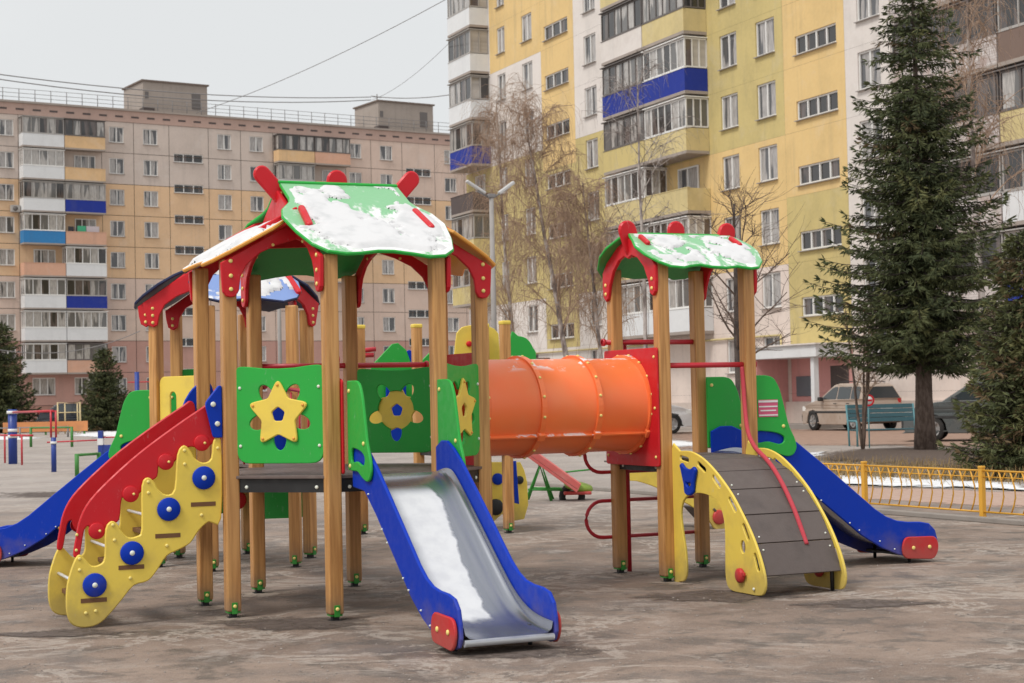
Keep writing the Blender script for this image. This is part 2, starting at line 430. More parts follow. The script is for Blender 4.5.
# ---------------------------------------------------------------- star panels
def star_pts(R0, r0, cx=0, cy=0, rot=90):
    return [(cx + (R0 if k % 2 == 0 else r0) * math.cos(R(rot + 36 * k)), cy + (R0 if k % 2 == 0 else r0) * math.sin(R(rot + 36 * k))) for k in range(10)]
def star_panel(pa, pb, outward):
    a, b = Vector(pa), Vector(pb); t = (b - a).normalized(); mid = (a + b) / 2; n = Vector((t.y, -t.x))
    if n.dot(mid) < 0: n = -n
    if not outward: n = -n
    def fn(x, z, c):
        p = mid + t * x + n * c; return L(p.x, p.y, z)
    w = 0.362
    top = [(-w, 1.14), (w, 1.14), (w, 1.86), (w * 0.75, 1.858), (w * 0.35, 1.842), (0, 1.838), (-w * 0.35, 1.842), (-w * 0.75, 1.858), (-w, 1.86)]
    out = rounded(top, [0.11, 0.11, 0.075, 0.02, 0.02, 0.02, 0.02, 0.02, 0.075])
    cz = 1.50
    def hr(f): return 0.165 + 0.098 * max(0.0, math.cos(5 * f + math.pi * 2.5)) ** 0.75
    hole = [(hr(f) * math.cos(f), cz + hr(f) * math.sin(f)) for f in [2 * math.pi * k / 120 for k in range(120)]]
    m = MB(); m.panel(out, 0.020, fn, [hole], 0.005)
    nn = Vector((n.x, -n.y, 0))
    for x in (-w + 0.035, w - 0.035):
        for z in (1.27, 1.70):
            m.bolt(fn(x, z, 0.010), nn, 0.012, 1); m.bolt(fn(x, z, -0.010), -nn, 0.012, 1)
    p = m.build("star_panel", ['green', 'bolt_w'], PS)
    m = MB(); pts = rounded(star_pts(0.272, 0.145, 0, cz), [0.06, 0.02] * 5, 4)
    pent = [(0.058 * math.cos(R(90 + 72 * k)), cz + 0.058 * math.sin(R(90 + 72 * k))) for k in range(5)]
    m.panel(pts, 0.022, lambda x, z, c: fn(x, z, c + 0.022), [rounded(pent, 0.015, 3)], 0.006)
    for k in range(5): m.bolt(fn(0.218 * math.cos(R(90 + 72 * k)), cz + 0.218 * math.sin(R(90 + 72 * k)), 0.033), nn, 0.011, 1)
    m.build("star", ['yellow', 'orange_edge'], p)
star_panel(VO['A'], VO['B'], True); star_panel(VO['D'], VO['E'], True); star_panel(VO['C2'], VO['F'], True)

# ---------------------------------------------------------------- roofs
G_OUT = [(-0.49, -0.03), (-0.495, 0.27), (-0.515, 0.34), (-0.61, 0.47), (-0.645, 0.59), (-0.61, 0.82), (-0.55, 1.02), (-0.46, 1.13), (-0.33, 1.165), (-0.21, 1.15), (-0.07, 1.115), (0.05, 1.115),
         (0.19, 1.15), (0.31, 1.19), (0.44, 1.17), (0.54, 1.08), (0.60, 0.90), (0.645, 0.66), (0.61, 0.49), (0.525, 0.36), (0.50, 0.29), (0.50, -0.03)]
TAN = 0.56
def roof_panel(parent, centre, ang, zr, mats, outline, slots=True, tan=TAN, thick=0.03):
    """centre (u, v); ang = direction the slope falls, degrees in the u-v plane (90 = towards +v)"""
    du, dv = math.cos(R(ang)), math.sin(R(ang)); cu, cv = centre
    cs = 1 / math.sqrt(1 + tan * tan); sn = tan * cs
    def fn(a, d, c):
        # a across, d horizontal distance down the slope, c along the slope normal
        x = d + c * sn
        return L(cu + du * x + dv * a, cv + dv * x - du * a, zr - tan * d + c * cs)
    m = MB(); m.panel(outline, thick, fn, ch=0.008, mi=0, side_mi=1)
    if slots:
        for sx in (-1, 1):
            m.panel(capsule((sx * 0.46, 0.49), (sx * 0.485, 0.75), 0.026), 0.05, lambda a, d, c: fn(a, d, c + 0.025), ch=0.008, mi=2)
    return m.build("roof_panel", mats, parent), fn
def arch_half(apex_z, zr, reach, tip, tan=TAN, s=1):
    """gable board of one roof: outline in (distance from ridge, z), pointed arch with two rounded legs"""
    o = zr - 0.045
    leg = reach
    outer = [(0, o), (leg + 0.075, o - tan * (leg + 0.075)), (leg + 0.07, tip + 0.14), (leg + 0.062, tip + 0.04), (leg + 0.035, tip + 0.008), (leg, tip), (leg - 0.035, tip + 0.008), (leg - 0.062, tip + 0.05),
             (leg - 0.075, tip + 0.15), (leg - 0.12, tip + 0.24), (leg - 0.22, tip + 0.33), (leg - 0.36, tip + 0.395), (leg - 0.58, apex_z - 0.02), (0, apex_z)]
    return outer
def gable_board(parent, fn, apex_z, zr, reach, tip, tan=TAN, both=True, start=0.0, bolt_n=None, cap=None):
    h = arch_half(apex_z, zr, reach, tip, tan)
    if cap is not None: h = [(0, cap), ((zr - 0.045 - cap) / tan, cap)] + h[1:]
    if both: pts = h[1:-1]; pts = [h[0]] + pts + [h[-1]] + [(-x, z) for x, z in reversed(pts)]
    else: pts = [(start, h[0][1] - tan * start)] + h[1:-1] + [(start, apex_z)]
    m = MB(); m.panel(pts, 0.032, fn, ch=0.006)
    if bolt_n is not None:
        for s in ((-1, 1) if both else (1,)):
            for z in (tip + 0.06, tip + 0.16, tip + 0.27):
                for sg in (1, -1): m.bolt(fn(s * (reach if z < tip + 0.2 else reach), z, sg * 0.016), bolt_n * sg, 0.016, 1)
            for sg in (1, -1): m.bolt(fn(s * reach * 0.68, zr - tan * reach * 0.68 - 0.13, sg * 0.016), bolt_n * sg, 0.012, 1)
    return m.build("gable_board", ['red', 'bolt_y'], parent)

def ridge(parent_name, cu, cv, zr, half, fin=0.17, round_=False):
    """ridge board lying along u with leaning finials and a round one in the middle"""
    m = MB()
    fn = lambda a, z, c: L(cu + a, cv + c, z)
    m.panel([(-half, zr - 0.09), (half, zr - 0.09), (half, zr - 0.02), (-half, zr - 0.02)], 0.03, fn, ch=0)
    o = m.build(parent_name, ['red', 'bolt_y'], PS)
    for s in (-1, 1):
        m = MB()
        m.panel(capsule((s * (half - 0.02), zr - 0.12), (s * (half + 0.035), zr + 0.035), 0.085) if round_ else capsule((s * (half - 0.06), zr - 0.13), (s * (half + fin * 0.72), zr + fin * 0.42), 0.068), 0.045, fn, ch=0.012)
        for q in (0.02, -0.05):
            m.bolt(fn(s * (half - 0.04 + q * s * -1), zr - 0.08, 0.025), (0, -1, 0), 0.015, 1)
        m.build("finial", ['red', 'bolt_y'], o)
    m = MB(); m.panel(capsule((0, zr - 0.15), (0, zr + 0.045), 0.085), 0.04, lambda a, z, c: L(cu + a, cv - 0.03 + c, z), ch=0.012)
    m.build("finial", ['red', 'bolt_y'], o)
    return o
from mathutils import noise as mnoise
M['snow'] = paint("roof_snow", (0.66, 0.66, 0.67), 0.85, 0.7, 7, (0.50, 0.51, 0.52), bmp=0)
def inside(p, poly):
    x, y = p; c = False; n = len(poly)
    for i in range(n):
        (x1, y1), (x2, y2) = poly[i], poly[i - 1]
        if (y1 > y) != (y2 > y) and x < (x2 - x1) * (y - y1) / (y2 - y1 + 1e-12) + x1: c = not c
    return c
def rim_dist(p, poly):
    P = Vector(p); best = 9.0
    for i in range(len(poly)):
        a, b = Vector(poly[i - 1]), Vector(poly[i]); d = b - a; t = max(0, min(1, (P - a).dot(d) / max(d.dot(d), 1e-9))); best = min(best, (P - a - d * t).length)
    return best
def snow_layer(parent, outline, fn, base, thr, thick=0.020, step=0.018, bias=0.0, seed=0.0, freq=4.0, dmin=0.0):
    """broken layer of melting snow lying on a roof slope, with real thickness and ragged edges"""
    xs = [p[0] for p in outline]; ys = [p[1] for p in outline]; bm = bmesh.new(); V = {}
    x0, y0 = min(xs), min(ys); nx = int((max(xs) - x0) / step) + 1; ny = int((max(ys) - y0) / step) + 1
    H = {}
    for i in range(nx + 1):
        for j in range(ny + 1):
            a, d = x0 + i * step, y0 + j * step
            if d < dmin or not inside((a, d), outline): continue
            e = rim_dist((a, d), outline)
            if e < 0.022: continue
            h = 0.0; f = freq; am = 1.0
            for o in range(5):
                h += am * mnoise.noise(Vector((a * f * 0.75 + seed, d * f, seed * 1.7 + o))); f *= 2.1; am *= 0.56
            h = h + bias * d - thr
            H[i, j] = (min(1.0, h * 5) ** 0.6 if h > 0 else 0.0) * max(0.0, min(1, (e - 0.048) * 18))
    for k, h in H.items():
        if h > 0.0: V[k] = bm.verts.new(fn(x0 + k[0] * step, y0 + k[1] * step, base + h * thick))
    rim = {}
    def low(k):
        if k not in rim: rim[k] = bm.verts.new(fn(x0 + k[0] * step, y0 + k[1] * step, base - 0.002))
        return rim[k]
    for (i, j) in list(H):
        q = [(i, j), (i + 1, j), (i + 1, j + 1), (i, j + 1)]
        if not all(k in H for k in q): continue
        up = [k for k in q if k in V]
        if len(up) < 2: continue
        f = bm.faces.new([V[k] if k in V else low(k) for k in q]); f.smooth = len(up) == 4
    me = bpy.data.meshes.new("snow"); bmesh.ops.recalc_face_normals(bm, faces=list(bm.faces)); bm.to_mesh(me); bm.free(); me.materials.append(M['snow'])
    o = bpy.data.objects.new("snow", me); COL.objects.link(o); o.parent = parent
    return o
ZR = 3.30
RO = ridge("roof", 0, 0, ZR, 0.50)
gm = ['roof_green', 'green', 'red']
_, fg = roof_panel(RO, (0, 0), 90, ZR, gm, G_OUT); snow_layer(RO, G_OUT, fg, 0.015, 0.22, bias=0.52, seed=3.1, step=0.015)
_, fg = roof_panel(RO, (0, 0), 270, ZR, gm, G_OUT); snow_layer(RO, G_OUT, fg, 0.015, -0.1, seed=5.2, step=0.03)
Y_OUT = [(-0.40, 0.535), (-0.56, 0.62), (-0.645, 0.72), (-0.61, 0.88), (-0.55, 1.04), (-0.46, 1.15), (-0.33, 1.175), (-0.12, 1.12), (0.10, 1.12), (0.31, 1.19), (0.46, 1.15), (0.55, 1.04), (0.61, 0.88), (0.645, 0.72), (0.56, 0.62), (0.40, 0.535)]
ym = ['roof_yellow', 'orange_edge', 'red']
_, fg = roof_panel(RO, (0, 0), 180, ZR - 0.012, ym, Y_OUT, True); snow_layer(RO, Y_OUT, fg, 0.015, -0.45, thick=0.032, seed=7.3);  roof_panel(RO, (0, 0), 0, ZR - 0.012, ym, Y_OUT, True)
for s in (-1, 1):
    gable_board(RO, lambda a, z, c, s=s: L(s * 0.497 + c, a, z), 2.855, ZR, 1.0176, 2.385, bolt_n=Vector((1, 0, 0)))
    gable_board(RO, lambda a, z, c, s=s: L(a, s * 0.497 + c, z), 2.855, ZR - 0.012, 1.0176, 2.375, bolt_n=Vector((0, -1, 0)), cap=2.965)
# apex blocks that carry the finials
# small tower roof
ZS = 2.99
RS = ridge("roof", SU, SV, ZS, 0.47, 0.0, True)
S_OUT = [(-0.495, -0.02), (-0.555, 0.17), (-0.60, 0.30), (-0.58, 0.43), (-0.50, 0.55), (-0.42, 0.61), (-0.30, 0.625), (-0.22, 0.60), (-0.12, 0.585), (-0.02, 0.61), (0.12, 0.62), (0.24, 0.60), (0.36, 0.625), (0.45, 0.61), (0.54, 0.52), (0.60, 0.36), (0.60, 0.24), (0.555, 0.08), (0.51, -0.02)]
def roof_small(ang, o):
    sm = ['roof_green2', 'green', 'red']
    du, dv = math.cos(R(ang)), math.sin(R(ang)); tan = 0.55
    cs = 1 / math.sqrt(1 + tan * tan); sn = tan * cs
    def fn(a, d, c):
        x = d + c * sn; sag = 0.10 * (d / 0.62) * (1 - d / 0.62)
        return L(SU + dv * a + du * x, SV + dv * x - du * a, ZS - tan * d + c * cs + sag)
    m = MB(); m.panel(o, 0.028, fn, ch=0.008, mi=0, side_mi=1)
    for sx in (-1, 1):
        m.panel(capsule((sx * 0.455, 0.14), (sx * 0.46, 0.27), 0.022), 0.05, lambda a, d, c: fn(a, d, c + 0.02), ch=0.008, mi=2)
    return m.build("roof_panel", sm, RS), fn
_, fg = roof_small(90, S_OUT); snow_layer(RS, S_OUT, fg, 0.014, 0.06, thick=0.016, bias=0.25, seed=9.4, freq=4.5, step=0.013)
roof_small(270, S_OUT)
for s in (-1, 1):
    fn = lambda a, z, c, s=s: L(SU + s * 0.492 + c, SV + a, z)
    pts = [(0, 2.955), (0.20, 2.89), (0.40, 2.77), (0.485, 2.68), (0.487, 2.55), (0.475, 2.46), (0.43, 2.425), (0.385, 2.45), (0.355, 2.56), (0.285, 2.68), (0.17, 2.77), (0.07, 2.80), (0.0, 2.775)]
    m = MB(); m.panel(pts + [(-x, z) for x, z in reversed(pts[1:-1])], 0.032, fn, ch=0.006)
    for q in (-1, 1):
        for z in (2.49, 2.57):
            for sg in (-1, 1): m.bolt(fn(q * 0.425, z, sg * 0.016), (sg, 0, 0), 0.017, 1)
    m.build("gable_board", ['red', 'bolt_y'], RS)
# hexagonal rear tower: three snowy blue slopes
CH = (0.11, -3.82); ZH = 3.13; TH2 = 0.66
m = MB(); m.lathe([(0, 0.10), (0.10, 0.09), (0.16, 0.03), (0.17, 0)], L(CH[0], CH[1], ZH - 0.06), (0, 0, 1), 12)
RH = m.build("roof", ['red'], PS)
H_OUT = [(-0.10, 0.05), (-0.30, 0.30), (-0.47, 0.42), (-0.55, 0.56), (-0.53, 0.72), (-0.46, 0.83), (-0.32, 0.885), (-0.08, 0.845), (0.10, 0.845), (0.30, 0.885), (0.45, 0.83), (0.53, 0.72), (0.55, 0.56), (0.47, 0.42), (0.30, 0.30), (0.10, 0.05)]
for ang in (90, 210, 330):
    _, fg = roof_panel(RH, CH, ang, ZH, ['roof_blue', 'navy', 'red'], H_OUT, ang == 90, tan=TH2)
    snow_layer(RH, H_OUT, fg, 0.015, -0.02, seed=11.0 + ang, step=0.024, freq=3.0)
    du, dv = math.cos(R(ang)), math.sin(R(ang))
    for sd in (-1, 1):
        fn = lambda d, z, c, sd=sd, du=du, dv=dv: L(CH[0] + du * d + dv * (sd * 0.44 + c), CH[1] + dv * d - du * (sd * 0.44 + c), z)
        e = 0.80
        pts = [(0.32, ZH - 0.05 - TH2 * 0.32), (e, ZH - 0.05 - TH2 * e), (e - 0.01, 2.46), (e - 0.03, 2.38), (e - 0.08, 2.35), (e - 0.13, 2.38), (e - 0.15, 2.48), (e - 0.22, 2.58), (e - 0.34, 2.64), (0.32, 2.67)]
        m = MB(); m.panel(pts, 0.03, fn, ch=0.006)
        for z in (2.40, 2.47): m.bolt(fn(e - 0.08, z, 0.015), (dv, du, 0), 0.015, 1)
        m.build("gable_board", ['red', 'bolt_y'], RH)
# frontal brackets on the outer posts of the blue roof
for nm, (du, dv), base in (("h6", (-0.87, -0.5), VH['h6']), ("h3", (0.87, -0.5), VH['h3'])):
    fn = lambda d, z, c, du=du, dv=dv, b=base: L(b[0] + du * d + (-dv if du > 0 else dv) * (0.075 + c) * 1.0, b[1] + dv * d + abs(du) * (0.075 + c), z)
    pts = [(-0.40, 2.90), (-0.2, 2.78), (0.10, 2.585), (0.09, 2.54), (0.065, 2.44), (0.045, 2.365), (0, 2.345), (-0.045, 2.365), (-0.065, 2.46), (-0.12, 2.56), (-0.24, 2.64), (-0.40, 2.70)]
    m = MB(); m.panel(pts, 0.03, fn, ch=0.006)
    for z in (2.39, 2.46, 2.53): m.bolt(fn(0, z, 0.015), (0.0, -1, 0), 0.016, 1)
    m.build("gable_board", ['red', 'bolt_y'], RH)

# ---------------------------------------------------------------- crossbars and climbing rails
def bar(p, q, r=0.024):
    m = MB(); p, q = Vector(p), Vector(q); m.tube([p, q], r, 10)
    d = (q - p).normalized()
    for e in (p, q): m.lathe([(-0.012, r), (-0.012, 0.034), (0.012, 0.034), (0.012, r)], e, d, 12)
    return m.build("crossbar", ['red_tube'], PS)
bar(L(SU - SH - 0.06, SV + SH, 1.83), L(SU + SH + 0.06, SV + SH, 1.83))
bar(L(SU - SH - 0.12, SV - SH, 2.06), L(SU + SH, SV - SH, 2.06))
bar(L(-HS, -KO, 1.89), L(HS + 0.7, -KO, 1.89)); bar(L(-HS, KO, 1.89), L(-HS + 0.05, KO, 1.89))
m = MB()
v0 = SV - SH - 0.07
m.tube([L(2.925, v0, 0.0), L(2.925, v0, 2.06)], 0.021, 10)
def snake(z0, z1, uL, uR):
    r = (z1 - z0) / 2; pts = [L(uR, v0, z0), L(uL + r, v0, z0)]
    for k in range(1, 12):
        a = -math.pi / 2 - math.pi * k / 12
        pts.append(L(uL + r + r * math.cos(a), v0, z0 + r + r * math.sin(a)))
    pts += [L(uL + r, v0, z1), L(uR, v0, z1)]
    return pts
m.tube(snake(0.32, 0.645, 2.50, SU + SH), 0.017, 8); m.tube(snake(0.90, 1.22, 2.50, SU + 0.02), 0.017, 8)
m.build("climbing_rail", ['red_tube'], PS)

# ---------------------------------------------------------------- tunnel
uT0, uT1, rT = KO + 0.04, SU - SH - 0.078, 0.402
axA, axB = Vector(L(uT0, -0.12, 1.505)), Vector(L(uT1, -0.30, 1.505)); axd = (axB - axA).normalized(); LT = (axB - axA).length
m = MB()
prof = []
segs = [0.0, LT * 0.335, LT * 0.665, LT]
for i in range(3):
    a, b = segs[i], segs[i + 1]
    prof += [(a + 0.02, rT + 0.012), (a + 0.035, rT), (b - 0.035, rT), (b - 0.02, rT + 0.012)]
m.lathe([(0.0, rT)] + prof + [(LT, rT)], axA, axd, 56)
m.lathe([(LT, rT - 0.03), (0, rT - 0.03)], axA, axd, 40)
side = axd.cross(Vector((0, 0, 1))).normalized()
for sgn in (1, -1):
    for ang in (-35,):
        d = side * math.cos(R(ang)) * sgn + Vector((0, 0, 1)) * math.sin(R(ang))
        for q in (-1, 1):
            o2 = Vector((0, 0, 1)).cross(axd) * 0
        p = axA + d * (rT + 0.012) + axd * LT / 2
        m.box(p, (LT - 0.06, 0.05, 0.014), 0, Matrix((axd, axd.cross(d).normalized() * 1.0, d)).transposed() @ Matrix.Rotation(math.pi / 2, 3, 'X'))
tun = m.build("tunnel", ['orange', 'bolt_y'], PS)
for i, s in enumerate(segs[1:3] + [LT - 0.035, 0.035]):
    m = MB(); m.lathe([(-0.024, rT), (-0.024, rT + 0.030), (0.024, rT + 0.030), (0.024, rT)], axA + axd * s, axd, 56, smooth=False)
    for k in range(16):
        a = 2 * math.pi * (k + 0.5) / 16; d = side * math.cos(a) + Vector((0, 0, 1)) * math.sin(a)
        m.bolt(axA + axd * s + d * (rT + 0.030), d, 0.013, 1)
    for ang in (-35, 215):
        d = side * math.cos(R(ang)) + Vector((0, 0, 1)) * math.sin(R(ang))
        m.box(axA + axd * s + d * (rT + 0.03), (0.07, 0.07, 0.05), 0, Matrix((axd, d.cross(axd), d)).transposed(), ch=0.01)
    m.build("tunnel_ring", ['orange', 'bolt_y'], tun)
for u, v, w, z0, z1 in ((SU - SH - POST / 2 - 0.012, SV - 0.02, 0.485, 0.975, 1.985), (KO + 0.012, 0.0, 0.37, 1.0, 1.955)):
    m = MB(); fn = lambda a, z, c, u=u, v=v: L(u + c, v + a, z)
    m.panel(rounded([(-w, z0), (w, z0), (w, z1), (-w, z1)], 0.03), 0.018, fn, [circle((-0.30 if u > 2 else -0.12) - v, 1.505, rT - 0.035, 40)] if u > 2 else [circle(-0.0, 1.505, 0.34, 40)], 0.004)
    for a in (-w + 0.05, w - 0.05):
        for z in (z0 + 0.08, 1.47, z1 - 0.08):
            for sg in (-1, 1): m.bolt(fn(a, z, sg * 0.009), (sg, 0, 0), 0.014, 1)
    m.build("tunnel_plate", ['red', 'bolt_y'], tun)

# ---------------------------------------------------------------- slide (built once, copied)
def make_slide():
    HW = 0.325
    prof = [(0.0, 1.052), (0.22, 1.045), (0.38, 0.985), (0.55, 0.865), (0.85, 0.64), (1.15, 0.41), (1.35, 0.265), (1.50, 0.185), (1.65, 0.135), (1.80, 0.11), (1.975, 0.10)]
    ps = []
    for i in range(len(prof) - 1):
        for t in range(5):
            a, b = prof[i], prof[i + 1]
            ps.append((a[0] + (b[0] - a[0]) * t / 5, a[1] + (b[1] - a[1]) * t / 5))
    ps.append(prof[-1])
    for _ in range(4): ps = [ps[0]] + [tuple((ps[i - 1][k] + 2 * ps[i][k] + ps[i + 1][k]) / 4 for k in (0, 1)) for i in range(1, len(ps) - 1)] + [ps[-1]]
    m = MB()
    xs = [(-HW + 0.021, 0.075), (-HW + 0.03, 0.03), (-HW + 0.06, 0.006), (-HW + 0.12, 0), (-0.1, -0.003), (0.1, -0.003), (HW - 0.12, 0), (HW - 0.06, 0.006), (HW - 0.03, 0.03), (HW - 0.021, 0.075)]
    g = [[m.bm.verts.new((x, -d, z + dz * min(1, d * 3))) for x, dz in xs] for d, z in ps]
    for i in range(len(g) - 1):
        for j in range(len(xs) - 1):
            f = m.bm.faces.new((g[i][j], g[i][j + 1], g[i + 1][j + 1], g[i + 1][j])); f.smooth = True
    m.tube([(-HW + 0.02, -1.98, 0.080), (HW - 0.02, -1.98, 0.080)], 0.022, 12, 1)
    for x in (-0.26, 0.26):
        m.tube([(x, -1.72, 0.0), (x, -1.72, 0.13)], 0.016, 8, 2)
    m.box((0, -1.70, 0.075), (2 * HW - 0.05, 0.10, 0.02), 2)
    ch = m.build("slide", ['chute', 'steel', 'black'], PS, normals=False)
    side_p = [(0.0, 1.24), (0.10, 1.285), (0.22, 1.285), (0.34, 1.235), (0.50, 1.13), (0.76, 0.935), (1.03, 0.727), (1.30, 0.515), (1.42, 0.44), (1.54, 0.395), (1.66, 0.378), (1.80, 0.372), (1.90, 0.352), (1.965, 0.29), (1.99, 0.20), (1.995, 0.11), (1.965, 0.055), (1.90, 0.035), (1.72, 0.04), (1.55, 0.085), (1.36, 0.16), (1.15, 0.28), (0.78, 0.565), (0.50, 0.78), (0.25, 0.945), (0.0, 0.965)]
    side_p = [side_p[0]] + side_p[1:]
    for s in (-1, 1):
        m = MB(); fn = lambda d, z, c, s=s: Vector((s * HW + c, -d, z))
        m.panel(side_p, 0.026, fn, ch=0.008)
        for d, z in ((0.62, 0.70), (0.72, 0.615), (1.02, 0.40), (1.12, 0.33), (1.5, 0.14), (0.35, 0.93), (1.34, 0.22)): m.bolt(fn(d, z, s * 0.013), (s, 0, 0), 0.007, 1)
        m.build("side_panel", ['blue', 'bolt_w'], ch)
        m = MB(); fn = lambda d, z, c, s=s: Vector((s * (HW + 0.030) + c, -d, z))
        cap = rounded([(1.59, 0.05), (1.93, 0.025), (1.985, 0.125), (1.955, 0.235), (1.60, 0.245), (1.565, 0.14)], [0.06, 0.08, 0.08, 0.08, 0.06, 0.06])
        m.panel(cap, 0.024, fn, ch=0.007)
        for d in (1.69, 1.87): m.bolt(fn(d, 0.142, s * 0.012), (s, 0, 0), 0.018, 1)
        m.build("end_cap", ['red', 'bolt_y'], ch)
        m = MB(); fn = lambda d, z, c, s=s: Vector((s * (HW + 0.026) + c, -d, z))
        hd = [(-0.02, 1.09), (-0.02, 1.735), (0.17, 1.735), (0.245, 1.715), (0.305, 1.62), (0.35, 1.45), (0.39, 1.29), (0.455, 1.165), (0.47, 1.09), (0.435, 1.03), (0.37, 1.015), (0.28, 1.04), (0.18, 1.085), (0.08, 1.085)]
        slot = [(0.06, 1.15), (0.06, 1.24), (0.15, 1.245), (0.27, 1.225), (0.335, 1.19), (0.33, 1.145), (0.28, 1.13), (0.17, 1.155)]
        hd2 = rounded(hd, [0.01, 0.01, 0.03, 0.05, 0.06, 0.06, 0.05, 0.05, 0.03, 0.03, 0.03, 0.03, 0.03, 0.01], 4)
        m.panel(hd2, 0.022, fn, [smooth(slot, 4)], 0.006)
        for d, z in ((0.03, 1.66), (0.33, 1.285), (0.03, 1.12)): m.bolt(fn(d, z, s * 0.011), (s, 0, 0), 0.016, 1); m.bolt(fn(d, z, -s * 0.011), (-s, 0, 0), 0.016, 1)
        m.build("slide_guard", ['green', 'bolt_y'], ch)
    return ch
sl = make_slide(); sl.location = L(0.035, KO + 0.10, 0)
s2 = dup(sl, PS, L(SU + SH + 0.03, SV + 0.045, 0), R(90))
s3 = dup(sl, PS, L(-0.47, -4.22, 0), R(239.8))
# pink notice stuck on the guard of the right slide
m = MB(); v = SV + 0.37 + 0.026 + 0.014
m.box(L(3.85, v, 1.445), (0.20, 0.004, 0.15), 0)
for z, w in ((1.505, 0.20), (1.46, 0.19), (1.425, 0.16), (1.385, 0.195)):
    m.box(L(3.85, v + 0.003, z), (w, 0.003, 0.012 if w < 0.2 else 0.018), 1)
m.build("notice_sticker", ['pink', 'white'], PS)
# ---------------------------------------------------------------- staircase
STR = [(-1.082, 1.318), (-1.091, 0.736), (-1.185, 0.717), (-1.258, 0.66), (-1.326, 0.568), (-1.416, 0.522), (-1.501, 0.483), (-1.572, 0.385), (-1.641, 0.311), (-1.743, 0.284), (-1.829, 0.189), (-1.916, 0.093), (-1.999, 0.024), (-2.099, 0.006), (-2.181, 0.03), (-2.22, 0.097), (-2.228, 0.199), (-2.217, 0.332), (-2.17, 0.478), (-2.13, 0.53), (-2.09, 0.495), (-2.043, 0.446), (-1.985, 0.451), (-1.951, 0.501), (-1.942, 0.70), (-1.897, 0.758), (-1.852, 0.73), (-1.831, 0.689), (-1.781, 0.636), (-1.715, 0.64), (-1.682, 0.690), (-1.676, 1.0), (-1.63, 1.062), (-1.580, 1.02), (-1.557, 0.974), (-1.499, 0.931), (-1.436, 0.969), (-1.412, 1.22), (-1.36, 1.288), (-1.308, 1.237), (-1.28, 1.188), (-1.22, 1.155), (-1.16, 1.184), (-1.14, 1.313)]
RAIL = [(-1.130, 1.615), (-1.197, 1.574), (-1.436, 1.419), (-1.68, 1.246), (-1.89, 1.069), (-2.04, 0.918), (-2.113, 0.79), (-2.145, 0.657), (-2.165, 0.53), (-2.145, 0.505), (-2.12, 0.525), (-2.101, 0.62), (-2.085, 0.70), (-2.056, 0.727), (-2.04, 0.68), (-1.999, 0.632), (-1.950, 0.677), (-1.90, 0.735), (-1.835, 0.76), (-1.812, 0.92), (-1.75, 0.895), (-1.684, 0.947), (-1.60, 1.03), (-1.553, 1.066), (-1.54, 1.146), (-1.492, 1.115), (-1.415, 1.177), (-1.33, 1.265), (-1.275, 1.27), (-1.224, 1.24), (-1.155, 1.28), (-1.10, 1.36), (-1.09, 1.56)]
TREAD = [(-2.032, 0.198), (-1.761, 0.418), (-1.492, 0.632), (-1.226, 0.850)]
WH = [(-2.027, 0.307), (-1.757, 0.521), (-1.485, 0.825), (-1.222, 1.044)]
m = MB()
for u, z in TREAD:
    m.box(L(u, 0, z), (0.19, 0.77, 0.034), 0, ch=0.004)
m.box(L(-1.0, 0, 1.037), (0.12, 0.66, 0.02), 0)
for u, z in ((-2.15, 0.33), (-1.9, 0.56), (-1.62, 0.78)): m.tube([L(u, -0.38, z), L(u, 0.38, z)], 0.012, 8, 1)
stair = m.build("staircase", ['slot', 'steel'], PS)
outl = smooth(STR, 3); wheel = None
